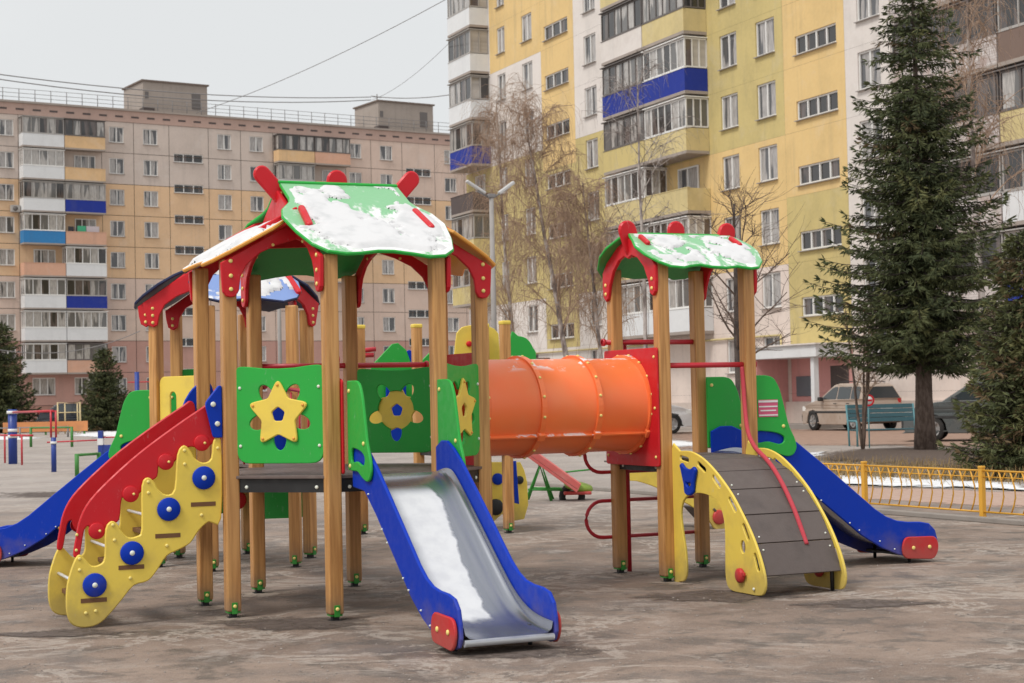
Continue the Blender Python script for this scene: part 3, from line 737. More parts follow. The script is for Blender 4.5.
for v in (0.40, -0.40):
    sg = 1 if v > 0 else -1
    m = MB(); fn = lambda a, z, c, v=v: L(a, v + c, z)
    m.panel(outl, 0.026, fn, ch=0.008)
    nv = Vector((0, -sg, 0))
    for u, z in TREAD: m.box(L(u, v + sg * 0.0135, z), (0.185, 0.004, 0.032), 1)
    for u, z in ((-2.13, 0.50), (-2.13, 0.42), (-1.89, 0.73), (-1.88, 0.62), (-1.63, 1.03), (-1.63, 0.95), (-1.36, 1.25), (-1.36, 1.15), (-2.09, 0.11), (-2.02, 0.12), (-1.77, 0.34), (-1.50, 0.56), (-1.24, 0.77), (-1.11, 1.26)):
        m.bolt(fn(u, z, sg * 0.013), nv, 0.013, 2)
    sp = m.build("stringer", ['yellow', 'slot', 'bolt_y'], stair)
    for u, z in WH:
        m = MB(); m.lathe([(0.0, 0.084), (0.016, 0.086), (0.024, 0.078), (0.024, 0.0)], L(u, v + sg * 0.013, z), nv, 28, 0)
        m.lathe([(0.0245, 0.019), (0.030, 0.015), (0.034, 0)], L(u, v + sg * 0.013, z), nv, 14, 1)
        m.build("wheel_disc", ['blue', 'bolt_w'], sp)
    m = MB(); vr = v - sg * 0.040; fr = lambda a, z, c, vr=vr: L(a, vr + c, z)
    m.panel(smooth(RAIL, 3), 0.028, fr, ch=0.008)
    for u, z in ((-1.999, 0.690), (-1.752, 0.945), (-1.492, 1.170), (-1.222, 1.300)):
        m.lathe([(0.0, 0.060), (0.012, 0.060), (0.016, 0.054), (0.016, 0)], L(u, vr + sg * 0.014, z), nv, 20, 0)
        m.bolt(L(u + 0.02, vr + sg * 0.030, z), nv, 0.010, 1)
    m.bolt(fr(-2.145, 0.56, sg * 0.014), nv, 0.011, 1); m.bolt(fr(-2.14, 0.67, sg * 0.014), nv, 0.011, 1)
    m.build("handrail", ['red', 'bolt_y'], stair)
    m = MB(); vb = v - sg * 0.005 if sg > 0 else v; fb = lambda a, z, c, vb=vb: L(a, vb + c, z)
    if sg > 0: m.panel(rounded([(-1.205, 1.595), (-1.10, 1.725), (-1.076, 1.72), (-1.076, 1.336), (-1.145, 1.336)], [0.03, 0.02, 0.01, 0.01, 0.02], 3), 0.03, lambda a, z, c: fb(a, z, c + 0.02), ch=0.006)
    else: m.panel(smooth([(-1.177, 1.58), (-1.10, 1.711), (-1.016, 1.761), (-0.96, 1.752), (-0.93, 1.65), (-0.95, 1.45), (-1.05, 1.42), (-1.15, 1.47)], 3), 0.03, fb, ch=0.006)
    for u, z in ((-1.145, 1.585), (-1.115, 1.44)) if sg > 0 else ((-1.03, 1.69), (-1.0, 1.55)): m.bolt(fb(u, z, 0.036 if sg > 0 else 0.016), (0, -1, 0), 0.020, 1)
    m.build("handrail_bracket", ['blue', 'bolt_w'], stair)

# ---------------------------------------------------------------- arched climbing ramp (local: d along +v from the small tower)
V0 = SV + SH
RP = [(0.03, 1.085), (0.18, 1.108), (0.36, 1.108), (0.54, 1.062), (0.70, 0.985), (0.85, 0.89), (1.00, 0.775), (1.14, 0.635), (1.26, 0.50), (1.36, 0.355), (1.43, 0.215), (1.452, 0.12), (1.43, 0.045), (1.36, 0.012), (1.14, 0.010), (0.98, 0.012), (0.90, 0.04), (0.868, 0.12), (0.868, 0.29), (0.874, 0.48), (0.845, 0.62), (0.77, 0.71), (0.66, 0.752), (0.50, 0.768), (0.34, 0.75), (0.22, 0.69), (0.175, 0.58), (0.20, 0.42), (0.238, 0.27), (0.245, 0.10), (0.20, 0.025), (0.12, 0.012), (0.03, 0.012)]
path = [(0.0, 1.058), (0.42, 1.040), (0.70, 0.952), (0.93, 0.815), (1.14, 0.625), (1.30, 0.41), (1.415, 0.165)]
first = True; ramp_o = None
for i in range(len(path) - 1):
    a, b = Vector(path[i]), Vector(path[i + 1]); t = (b - a).normalized(); n = Vector((-t.y, t.x))
    m = MB(); lenp = (b - a).length - 0.010; c = (a + b) / 2 - n * 0.010
    rot = Matrix((Vector((1, 0, 0)), Vector((0, -t.x, t.y)), Vector((0, -n.x, n.y)))).transposed()
    m.box(L(SU, V0 + c.x, c.y), (0.70, lenp, 0.020), 0, rot, ch=0.003)
    for du in (-0.31, 0.31):
        for q in ((-0.3,) if i % 2 else (0.3,)):
            p = (a + b) / 2 + t * (lenp * q); m.bolt(L(SU + du, V0 + p.x, p.y), Vector((0, -n.x, n.y)), 0.008, 1)
    if ramp_o is None:
        ramp_o = m.build("climbing_ramp", ['slat', 'bolt_w'], PS)
    else: m.build("ramp_board", ['slat', 'bolt_w'], ramp_o)
for s in (-1, 1):
    m = MB(); uu = SU + s * 0.37; fn = lambda d, z, c, uu=uu: L(uu + c, V0 + d, z)
    holes = []
    for (d, z), ang in (((0.255, 1.045), -8), ((0.535, 0.985), -26), ((0.765, 0.873), -37), ((1.00, 0.70), -47), ((1.19, 0.495), -57), ((1.335, 0.27), -68)):
        e = Vector((math.cos(R(ang)), math.sin(R(ang)))) * 0.055
        holes.append(capsule((d - e.x, z - e.y), (d + e.x, z + e.y), 0.020, 4))
    holes.append(circle(1.14, 0.375, 0.035, 14, 0.05))
    m.panel(smooth(RP, 3), 0.022, fn, holes, 0.005)
    if s < 0:
        m.bolt(fn(1.30, 0.06, -0.018), (-1, 0, 0), 0.012, 1)
    sp = m.build("ramp_side", ['yellow', 'bolt_w'], ramp_o)
    if s < 0:
        m = MB(); fh = lambda d, z, c, uu=uu: L(uu - 0.030 + c, V0 + d, z)
        bear = [(0.24, 0.955), (0.225, 0.99), (0.255, 1.01), (0.29, 0.985), (0.34, 0.965), (0.40, 0.965), (0.45, 0.985), (0.485, 0.96), (0.47, 0.91), (0.445, 0.84), (0.43, 0.77), (0.37, 0.745), (0.30, 0.76), (0.285, 0.83), (0.26, 0.90)]
        m.panel(smooth(bear, 3), 0.030, fh, [smooth([(0.33, 0.835), (0.365, 0.815), (0.40, 0.835), (0.395, 0.855), (0.365, 0.845), (0.335, 0.855)], 3)], 0.008)
        m.build("hand_hold", ['blue'], sp)
    m = MB()
    for sg in (-1, 1): m.lathe([(0, 0.058), (0.022, 0.058), (0.034, 0.04), (0.036, 0)], fn(1.115, 0.150, sg * 0.018), (sg, 0, 0), 20, 0)
    m.box(fn(1.175, 0.165, -0.035), (0.02, 0.05, 0.03), 0, ch=0.006)
    m.build("knob", ['red'], sp)
    m = MB(); m.tube([fn(1.30, 0.0, -s * 0.03), fn(1.30, 0.30, -s * 0.03)], 0.016, 8); m.build("ramp_leg", ['black'], ramp_o)
rp = [(3.575, 0.21, 1.81), (3.570, 0.235, 1.66), (3.545, 0.29, 1.46), (3.50, 0.40, 1.26), (3.45, 0.58, 1.13), (3.41, 0.82, 1.03), (3.375, 1.00, 0.94), (3.35, 1.17, 0.81), (3.335, 1.31, 0.665), (3.325, 1.42, 0.52), (3.32, 1.51, 0.38)]
def dense(p, n=5):
    out = []; p = [Vector(q) for q in p]
    for i in range(len(p) - 1):
        a, b, c, d = p[max(i - 1, 0)], p[i], p[i + 1], p[min(i + 2, len(p) - 1)]
        for t in range(n):
            t /= n; out.append(0.5 * (2 * b + (c - a) * t + (2 * a - 5 * b + 4 * c - d) * t * t + (3 * b - a - 3 * c + d) * t ** 3))
    return out + [p[-1]]
m = MB(); m.tube(dense([L(*q) for q in rp]), 0.019, 8); m.build("climbing_rope", ['rope'], ramp_o)

# ---------------------------------------------------------------- boards on the rear tower
m = MB(); pa, pb = Vector(VH['h6']), Vector(VH['h1']); tt = (pb - pa).normalized()
def fsp(a, z, c): p = pa + tt * a + Vector((-tt.y, tt.x)) * c; return L(p.x, p.y, z)
m.panel(rounded([(0.06, 1.10), (0.76, 1.10), (0.76, 1.86), (0.06, 1.86)], 0.08), 0.022, fsp, [capsule((0.27, 1.3), (0.27, 1.66), 0.05), capsule((0.56, 1.3), (0.56, 1.66), 0.05)], 0.006)
m.build("slotted_panel", ['yellow'], PS)
m = MB(); m.panel(smooth([(0.22, 1.08), (0.25, 1.50), (0.36, 1.74), (0.47, 1.76), (0.50, 1.40), (0.48, 1.08)], 4), 0.022, lambda a, z, c: L(a, -3.03 + c, z), ch=0.006); m.build("side_board", ['blue'], PS)
m = MB(); m.panel(rounded([(1.00, 1.06), (1.085, 1.06), (1.085, 1.74), (1.00, 1.76)], 0.02), 0.02, lambda a, z, c: L(-HS + POST / 2 + 0.012 + c, a, z), ch=0.005); m.build("side_board", ['red'], PS)
m = MB(); m.panel(rounded([(-0.22, 1.08), (0.06, 1.08), (0.06, 1.95), (-0.22, 1.95)], 0.09), 0.022, lambda a, z, c: L(a, -4.66 + c, z), ch=0.006); m.build("side_board", ['green'], PS)
m = MB(); fn = lambda a, z, c: L(a, -4.50 + c, z)
m.panel(rounded([(-0.05, 0.42), (0.36, 0.47), (0.36, 0.98), (-0.05, 0.98)], 0.03), 0.022, fn, [circle(0.10, 0.78, 0.045, 16)], 0.006, 0)
m.lathe([(0, 0.045), (0.012, 0.05), (0.014, 0.075), (0, 0.08)], fn(0.10, 0.78, 0.012), (0, -1, 0), 18, 1)
m.lathe([(0, 0.10), (0.02, 0.10), (0.03, 0.08), (0.03, 0)], fn(0.33, 0.58, 0.012), (0, -1, 0), 18, 2)
m.build("play_board", ['green', 'orange_edge', 'red'], PS)
m = MB(); m.panel(rounded([(0.50, 0.36), (0.88, 0.40), (0.88, 0.98), (0.50, 0.98)], 0.03), 0.022, lambda a, z, c: L(a, -4.64 + (a - 0.5) * 1.8 + c, z), ch=0.006); m.build("play_board", ['green'], PS)

# ================================================================== GROUND
def ground_mat():
    m, nt, b = newmat("dirty_asphalt")
    tc = N(nt, "ShaderNodeTexCoord"); sp = N(nt, "ShaderNodeSeparateXYZ"); nt.links.new(tc.outputs['Object'], sp.inputs[0])
    big = noise(nt, 0.45, 8.0, rough=0.68, dist=0.2); mid = noise(nt, 1.9, 9.0, rough=0.72, dist=0.35); fine = noise(nt, 9, 8.0, rough=0.7); grit = noise(nt, 120, 3.0)
    streak = noise(nt, 1.1, 9.0, stretch=(0.8, 1.1, 1), rough=0.70, dist=0.7)
    c = mixc(nt, ramp(nt, big, 0.38, 0.62), (0.330, 0.246, 0.194), (0.205, 0.147, 0.115))
    c = mixc(nt, ramp(nt, mid, 0.48, 0.62, 0, 0.80), c, (0.095, 0.079, 0.067))
    c = mixc(nt, ramp(nt, mid, 0.47, 0.30, 0, 0.60), c, (0.36, 0.285, 0.238))
    blue = noise(nt, 0.62, 9.0, rough=0.74, dist=0.2)
    c = mixc(nt, ramp(nt, blue, 0.48, 0.66, 0, 0.72), c, (0.135, 0.120, 0.113))
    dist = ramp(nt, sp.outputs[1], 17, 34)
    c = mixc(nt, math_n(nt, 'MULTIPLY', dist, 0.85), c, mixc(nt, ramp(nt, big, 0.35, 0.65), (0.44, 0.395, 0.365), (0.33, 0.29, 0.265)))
    # dried salt / slush streaks with ragged edges
    st = math_n(nt, 'ABSOLUTE', math_n(nt, 'SUBTRACT', streak, 0.5))
    st = math_n(nt, 'ADD', st, math_n(nt, 'MULTIPLY', math_n(nt, 'SUBTRACT', fine, 0.5), 0.06))
    sm = math_n(nt, 'MULTIPLY', ramp(nt, st, 0.034, 0.006), ramp(nt, noise(nt, 0.33, 3.0), 0.40, 0.56))
    c = mixc(nt, math_n(nt, 'MULTIPLY', sm, 0.68), c, (0.50, 0.435, 0.38))
    p2 = noise(nt, 0.9, 10.0, rough=0.78, dist=0.2)
    c = mixc(nt, ramp(nt, p2, 0.54, 0.66, 0, 0.66), c, (0.44, 0.385, 0.345))
    med = noise(nt, 28, 5.0, rough=0.7)
    c = mixc(nt, ramp(nt, med, 0.55, 0.72, 0, 0.45), c, (0.42, 0.37, 0.335))
    c = mixc(nt, ramp(nt, med, 0.45, 0.30, 0, 0.50), c, (0.085, 0.066, 0.057))
    c = mixc(nt, ramp(nt, grit, 0.52, 0.75, 0, 0.50), c, (0.46, 0.41, 0.38))
    c = mixc(nt, ramp(nt, grit, 0.48, 0.30, 0, 0.55), c, (0.045, 0.035, 0.03))
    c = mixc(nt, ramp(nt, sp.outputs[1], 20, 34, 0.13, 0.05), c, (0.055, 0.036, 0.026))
    nt.links.new(c, b.inputs['Base Color'])
    nt.links.new(ramp(nt, mid, 0.42, 0.66, 0.88, 0.58), b.inputs['Roughness']); b.inputs['Specular IOR Level'].default_value = 0.35
    h = math_n(nt, 'ADD', math_n(nt, 'MULTIPLY', fine, 1.0), math_n(nt, 'MULTIPLY', grit, 0.35))
    bump(nt, b, h, 0.45, 0.012)
    return m
M['ground'] = ground_mat()
m = MB()
xs = [-1500, -300, -60, -20, 0, 20, 60, 300, 1500]; ys = [-40, 0, 15, 40, 80, 200, 600, 3000]
for i in range(len(xs) - 1):
    for j in range(len(ys) - 1): pass
g = [[m.bm.verts.new((x, y, 0)) for x in xs] for y in ys]
for j in range(len(ys) - 1):
    for i in range(len(xs) - 1): m.bm.faces.new((g[j][i], g[j][i + 1], g[j + 1][i + 1], g[j + 1][i]))
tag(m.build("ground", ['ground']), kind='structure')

def fade_mat(name, c1, c2, scale=3.0, edge=0.5, rough=0.85, bmp=0.3, lo=0.40, hi=0.56):
    """ragged sheet: the vertex attribute 'cover' falls to 0 at the rim, noise eats the edge"""
    m, nt, b = newmat(name)
    n = noise(nt, scale, 8.0, rough=0.68, dist=0.4)
    at_ = N(nt, "ShaderNodeAttribute", attribute_name="cover")
    v = math_n(nt, 'ADD', math_n(nt, 'MULTIPLY', at_.outputs['Fac'], edge), math_n(nt, 'MULTIPLY', n, 1 - edge * 0.2))
    a = ramp(nt, v, lo + 0.25, hi + 0.25)
    nt.links.new(mixc(nt, ramp(nt, noise(nt, scale * 4, 5.0), 0.35, 0.7), c1, c2), b.inputs['Base Color'])
    nt.links.new(a, b.inputs['Alpha']); b.inputs['Roughness'].default_value = rough
    bump(nt, b, n, bmp, 0.03)
    return m
M['snow_patch'] = fade_mat("old_snow", (0.80, 0.81, 0.83), (0.66, 0.66, 0.67), 2.2)
M['sand'] = fade_mat("pale_sand", (0.36, 0.295, 0.245), (0.26, 0.21, 0.17), 6.0, lo=0.42, hi=0.80)
M['dark_dirt'] = fade_mat("dark_dirt", (0.085, 0.062, 0.052), (0.13, 0.10, 0.085), 5.0, lo=0.46, hi=0.75)
M['soil'] = fade_mat("bare_soil", (0.075, 0.050, 0.038), (0.12, 0.085, 0.065), 3.0, lo=0.30, hi=0.48)
M['road'] = fade_mat("reddish_road", (0.36, 0.235, 0.175), (0.28, 0.18, 0.135), 1.0, lo=0.25, hi=0.4)
M['path'] = fade_mat("pink_paving", (0.40, 0.265, 0.205), (0.46, 0.33, 0.27), 2.0, lo=0.25, hi=0.4)
def sheet(name, mat, pts, z, rings=4, hump=0.0, kind='structure'):
    """filled blob: rim vertices carry cover 0, inner rings cover 1"""
    bm = bmesh.new(); lay = bm.verts.layers.float.new("cover")
    cx = sum(p[0] for p in pts) / len(pts); cy = sum(p[1] for p in pts) / len(pts)
    prev = None
    for k in range(rings + 1):
        f = 1 - k / (rings + 0.001) * 0.98
        ring = []
        for p in pts:
            v = bm.verts.new((cx + (p[0] - cx) * f, cy + (p[1] - cy) * f, z + hump * math.sin(min(1, k / rings) * math.pi / 2))); v[lay] = min(1.0, k / (rings * 0.6)); ring.append(v)
        if prev:
            for i in range(len(pts)):
                bm.faces.new((prev[i], prev[(i + 1) % len(pts)], ring[(i + 1) % len(pts)], ring[i]))
        prev = ring
    bm.faces.new(prev)
    for f in bm.faces: f.smooth = True
    bmesh.ops.recalc_face_normals(bm, faces=list(bm.faces))
    me = bpy.data.meshes.new(name); bm.to_mesh(me); bm.free(); me.materials.append(M[mat])
    o = bpy.data.objects.new(name, me); COL.objects.link(o)
    return tag(o, kind=kind)
def blob(x, y, rx, ry, n=22, j=0.18):
    return [(x + rx * math.cos(2 * math.pi * k / n) * (1 + random.uniform(-j, j)), y + ry * math.sin(2 * math.pi * k / n) * (1 + random.uniform(-j, j))) for k in range(n)]
for k, (u, v) in list(VO.items()) + list(VS.items()):
    p = Wd(u, v + 0.1); sheet("sand_patch", 'sand', blob(p.x, p.y, 0.36, 0.42), 0.004 + 0.0007 * random.random(), 3)
for (x, y, rx, ry) in ((-1.6, 12.2, 1.0, 0.55), (-3.2, 11.9, 0.8, 0.35), (4.2, 11.0, 1.2, 0.9), (1.6, 13.3, 1.1, 0.6), (2.6, 12.6, 0.9, 0.4), (0.0, 10.6, 0.9, 0.4)):
    sheet("dirt_patch", 'dark_dirt', blob(x, y, rx, ry), 0.0045 + 0.001 * random.random(), 4)

# loose grit and small stones on the asphalt
M['grit'] = paint("loose_grit", (0.30, 0.255, 0.225), 0.9, 0.8, 30, (0.12, 0.10, 0.09))
rnd = random.Random(77); gm_ = MB()
for k in range(5200):
    y = 7.6 + 11 * rnd.random() ** 1.5; x = rnd.uniform(-0.34, 0.34) * y
    if rnd.random() < 0.55: x += rnd.gauss(0, 0.25); y += rnd.gauss(0, 0.15)
    r = 0.003 + 0.010 * rnd.random() ** 4; h = r * rnd.uniform(0.5, 0.9); a0 = rnd.uniform(0, 6)
    ring = [gm_.bm.verts.new((x + r * math.cos(a0 + q * 1.57) * rnd.uniform(0.7, 1.3), y + r * math.sin(a0 + q * 1.57) * rnd.uniform(0.7, 1.3), 0.002)) for q in range(4)]
    tp = gm_.bm.verts.new((x, y, 0.002 + h))
    for q in range(4): gm_.bm.faces.new((ring[q], ring[(q + 1) % 4], tp))
tag(gm_.build("grit", ['grit']), "loose grit and small stones scattered over the asphalt of the playground", "grit", kind='stuff')
def px_poly(pts, jit=0.0): return [tuple(ground_at(x, y).xy) for x, y in pts]
def dens(pts, n=6, j=0.02):
    out = []
    for i in range(len(pts)):
        a, b = Vector(pts[i]), Vector(pts[(i + 1) % len(pts)]); d = (b - a).length
        for t in range(n):
            q = a.lerp(b, t / n); out.append((q.x + random.uniform(-j, j) * d, q.y + random.uniform(-j, j) * d))
    return out
sheet("paved_path", 'path', dens(px_poly([(700, 482), (860, 486), (1060, 492), (1200, 512), (1010, 509), (872, 500), (700, 494)]), 6, 0.003), 0.004, 3)
sheet("road", 'road', dens(px_poly([(640, 432), (800, 428), (1040, 430), (1300, 442), (1040, 452), (900, 447), (790, 446), (640, 452)]), 5, 0.01), 0.004, 3)
sheet("soil_bed", 'soil', dens(px_poly([(790, 462), (805, 454), (840, 449), (900, 447), (985, 449), (1080, 456), (1120, 470), (1000, 474), (880, 468)]), 4, 0.02), 0.006, 4, 0.10)
sheet("snow_cover", 'snow_patch', dens(px_poly([(790, 474), (850, 475), (930, 479), (1060, 484), (1150, 500), (1020, 492), (930, 490), (840, 487), (760, 483)]), 5, 0.02), 0.012, 3, 0.03)
sheet("snow_cover", 'snow_patch', dens(px_poly([(560, 440), (640, 437), (700, 441), (760, 446), (690, 449), (600, 446)]), 4, 0.03), 0.010, 3)
sheet("snow_cover", 'snow_patch', dens(px_poly([(60, 433), (110, 430), (160, 432), (180, 437), (110, 440), (70, 440)]), 4, 0.04), 0.010, 3)
sheet("snow_cover", 'snow_patch', dens(px_poly([(-40, 437), (20, 435), (60, 438), (30, 441), (-30, 441)]), 4, 0.04), 0.010, 3)
sheet("snow_cover", 'snow_patch', dens(px_poly([(790, 457), (806, 452), (835, 450), (815, 461), (795, 464)]), 4, 0.04), 0.013, 3)
sheet("dirt_patch", 'dark_dirt', dens(px_poly([(-60, 492), (60, 488), (200, 490), (330, 494), (200, 502), (40, 500), (-60, 500)]), 4, 0.03), 0.005, 3)

# ================================================================== LOW FENCE
M['fence'] = paint("yellow_fence", (0.70, 0.36, 0.035), 0.45, 0.25)
M['kerb'] = paint("kerb_concrete", (0.27, 0.24, 0.215), 0.85, 0.5, 3)
FV = Vector((0.4475, -0.894, 0)); FA = ground_at(983, 520.6); FSP = 2.21; fang = math.atan2(FV.y, FV.x)
fence = thing("low_fence", FA, fang, "low yellow metal fence with wavy bars beside the right slide", "fence")
post0 = None
SEG = (-2, -1, 0, 1, 2)
for i in range(-2, 3):
    if post0 is None:
        m = MB(); m.box((0, 0, 0.31), (0.062, 0.062, 0.62), 0, ch=0.006); m.box((0, 0, 0.635), (0.068, 0.068, 0.03), 0, ch=0.008); m.box((0, 0, 0.01), (0.1, 0.1, 0.02), 0)
        post0 = m.build("fence_post", ['fence'], fence, (i * FSP, 0, 0))
    else: dup(post0, fence, (i * FSP, 0, 0))
m = MB()
m.tube([(0.03, 0, 0.595), (FSP - 0.03, 0, 0.595)], 0.013, 6); m.tube([(0.03, 0, 0.105), (FSP - 0.03, 0, 0.105)], 0.013, 6); m.tube([(0.03, 0, 0.52), (FSP - 0.03, 0, 0.52)], 0.007, 5)
for k in range(11):
    x = 0.03 + (k + 0.6) * (FSP - 0.06) / 11.2
    m.tube([(x - 0.05, 0, 0.105), (x - 0.005, 0, 0.20), (x + 0.025, 0, 0.30), (x + 0.02, 0, 0.40), (x - 0.005, 0, 0.48), (x - 0.05, 0, 0.595)], 0.010, 5)
    m.tube([(x - 0.005, 0, 0.475), (x + 0.03, 0, 0.53), (x + 0.07, 0, 0.595)], 0.009, 5)
sec = m.build("fence_section", ['fence'], fence, (-2 * FSP, 0, 0))
for i in (-1, 0, 1): dup(sec, fence, (i * FSP, 0, 0))
m = MB(); m.box((0, -0.16, 0.03), (4 * FSP + 20, 0.12, 0.06), 0, ch=0.01)
o = m.build("kerb", ['kerb'], None, FA); o.rotation_euler.z = fang; tag(o, kind='structure')

# ================================================================== APARTMENT BUILDINGS
def wall_paint(name, col, scale=0.35, amt=0.35, stain=(0.25, 0.2, 0.16), streaks=0.35):
    m, nt, b = newmat(name)
    a = noise(nt, scale, 8.0, rough=0.65); s = noise(nt, 1.3, 6.0, stretch=(1.4, 1.4, 0.12), rough=0.6); f = noise(nt, 6.0, 5.0)
    c = mixc(nt, ramp(nt, a, 0.42, 0.66, 0, amt * 1.25), col, tuple(x * 0.70 + y * 0.12 for x, y in zip(col, stain)))
    c = mixc(nt, ramp(nt, s, 0.50, 0.76, 0, streaks * 1.3), c, tuple(x * 0.55 + 0.05 for x in col))
    pt = noise(nt, 0.55, 9.0, rough=0.75, dist=0.6)
    g_ = sum(col) / 3
    c = mixc(nt, ramp(nt, pt, 0.52, 0.66, 0, 0.42), c, tuple(min(0.8, x * 0.72 + g_ * 0.36) for x in col))
    c = mixc(nt, ramp(nt, pt, 0.44, 0.30, 0, 0.30), c, tuple(x * 0.62 + 0.02 for x in col))
    c = mixc(nt, ramp(nt, f, 0.3, 0.75, 0, 0.20), c, tuple(min(0.8, x * 1.2 + 0.02) for x in col))
    nt.links.new(c, b.inputs['Base Color']); b.inputs['Roughness'].default_value = 0.85
    bump(nt, b, f, 0.15, 0.02)
    return m
def brick_paint(name, c1, c2, mortar, patch=None):
    m, nt, b = newmat(name)
    tc = N(nt, "ShaderNodeTexCoord"); mp = N(nt, "ShaderNodeMapping"); mp.inputs['Rotation'].default_value = (math.pi / 2, 0, 0)
    nt.links.new(tc.outputs['Object'], mp.inputs[0])
    br = N(nt, "ShaderNodeTexBrick"); nt.links.new(mp.outputs[0], br.inputs[0])
    br.inputs['Scale'].default_value = 1.0; br.inputs['Brick Width'].default_value = 0.27; br.inputs['Row Height'].default_value = 0.09; br.inputs['Mortar Size'].default_value = 0.010
    br.inputs['Color1'].default_value = (*c1, 1); br.inputs['Color2'].default_value = (*c2, 1); br.inputs['Mortar'].default_value = (*mortar, 1)
    c = br.outputs[0]
    if patch: c = mixc(nt, ramp(nt, noise(nt, 0.9, 7.0, rough=0.7), 0.50, 0.60, 0, 0.85), c, patch)
    nt.links.new(c, b.inputs['Base Color']); b.inputs['Roughness'].default_value = 0.9
    return m
M['w_grey'] = wall_paint("panel_grey", (0.57, 0.48, 0.425)); M['w_ochre'] = wall_paint("panel_ochre", (0.69, 0.465, 0.285)); M['w_rose'] = wall_paint("panel_rose", (0.47, 0.27, 0.225))
M['w_pinkgrey'] = wall_paint("panel_pink_grey", (0.61, 0.47, 0.395)); M['w_attic'] = wall_paint("attic_band", (0.45, 0.31, 0.26)); M['w_conc'] = wall_paint("lift_house_concrete", (0.34, 0.29, 0.255))
M['w_yellow'] = wall_paint("wall_yellow", (0.72, 0.505, 0.225), 0.3, 0.42, (0.4, 0.3, 0.15), 0.42); M['w_olive'] = wall_paint("wall_olive", (0.56, 0.45, 0.19), 0.4, 0.55, (0.3, 0.28, 0.15), 0.4)
M['w_white'] = wall_paint("wall_white", (0.70, 0.64, 0.60), 0.4, 0.4, (0.5, 0.45, 0.4), 0.3); M['w_pale'] = wall_paint("wall_pale", (0.70, 0.59, 0.53), 0.4, 0.4); M['w_pink'] = wall_paint("porch_pink", (0.62, 0.30, 0.28), 0.6, 0.3)
M['w_brick'] = brick_paint("white_brick", (0.60, 0.55, 0.53), (0.50, 0.44, 0.42), (0.40, 0.36, 0.34), (0.42, 0.33, 0.30))
M['w_redbrick'] = brick_paint("rose_brick", (0.40, 0.20, 0.155), (0.33, 0.16, 0.13), (0.36, 0.25, 0.2))
M['w_brown'] = wall_paint("brown_cladding", (0.19, 0.13, 0.105), 0.8, 0.4); M['w_beige'] = wall_paint("beige_parapet", (0.68, 0.45, 0.24), 0.6, 0.4); M['w_salmon'] = wall_paint("salmon_parapet", (0.62, 0.36, 0.25), 0.6, 0.3)
M['w_sand'] = wall_paint("sand_parapet", (0.60, 0.49, 0.24), 0.6, 0.5)
M['seam'] = paint("panel_seam", (0.17, 0.13, 0.11), 0.9, 0.2, 1.0, bmp=0)
M['p_white'] = wall_paint("white_siding", (0.68, 0.69, 0.70), 0.8, 0.15, streaks=0.15); M['p_blue'] = wall_paint("blue_siding", (0.008, 0.028, 0.27), 0.8, 0.25, (0.05, 0.05, 0.2), 0.2)
M['p_sky'] = wall_paint("light_blue_siding", (0.03, 0.20, 0.46), 0.8, 0.25, streaks=0.2); M['p_dark'] = wall_paint("dark_brown_siding", (0.085, 0.065, 0.062), 0.8, 0.2)
M['win_white'] = paint("white_window_frame", (0.72, 0.71, 0.69), 0.5, 0.2, 2, bmp=0); M['win_dark'] = paint("dark_window_frame", (0.13, 0.115, 0.11), 0.6, 0.2, 2, bmp=0); M['win_grey'] = paint("grey_window_frame", (0.38, 0.36, 0.34), 0.6, 0.3, 2, bmp=0)
M['sill'] = paint("zinc_sill", (0.36, 0.33, 0.31), 0.5, 0.3, 2, bmp=0)
M['railing'] = paint("roof_railing", (0.22, 0.21, 0.21), 0.6, 0.1, bmp=0)
def glass_mat(name, dark, cur, amt):
    """window pane: dark room behind reflective glass, pale curtains drawn differently in every copy"""
    m, nt, b = newmat(name)
    oi = N(nt, "ShaderNodeObjectInfo"); tc = N(nt, "ShaderNodeTexCoord"); sp = N(nt, "ShaderNodeSeparateXYZ"); nt.links.new(tc.outputs['Object'], sp.inputs[0])
    cx = N(nt, "ShaderNodeCombineXYZ"); nt.links.new(math_n(nt, 'ADD', math_n(nt, 'MULTIPLY', sp.outputs[0], 1.1), math_n(nt, 'MULTIPLY', oi.outputs['Random'], 53.0)), cx.inputs[0])
    nt.links.new(math_n(nt, 'MULTIPLY', sp.outputs[2], 0.15), cx.inputs[2])
    n = N(nt, "ShaderNodeTexNoise"); n.inputs['Scale'].default_value = 1.3; n.inputs['Detail'].default_value = 2.0; nt.links.new(cx.outputs[0], n.inputs['Vector'])
    f = N(nt, "ShaderNodeTexNoise"); f.inputs['Scale'].default_value = 14; f.inputs['Detail'].default_value = 2.0; nt.links.new(cx.outputs[0], f.inputs['Vector'])
    c = mixc(nt, ramp(nt, n.outputs[0], 0.62 - amt, 0.66 - amt, 0, 0.9), dark, mixc(nt, ramp(nt, f.outputs[0], 0.35, 0.65), cur, tuple(x * 0.65 for x in cur)))
    nt.links.new(c, b.inputs['Base Color']); b.inputs['Roughness'].default_value = 0.06; b.inputs['Specular IOR Level'].default_value = 0.75
    return m
M['glass'] = glass_mat("window_pane", (0.085, 0.085, 0.09), (0.46, 0.43, 0.41), 0.18)
M['glass2'] = glass_mat("loggia_pane", (0.13, 0.125, 0.12), (0.50, 0.47, 0.44), 0.17)
M['glassd'] = glass_mat("dark_pane", (0.03, 0.028, 0.028), (0.14, 0.11, 0.10), 0.1)

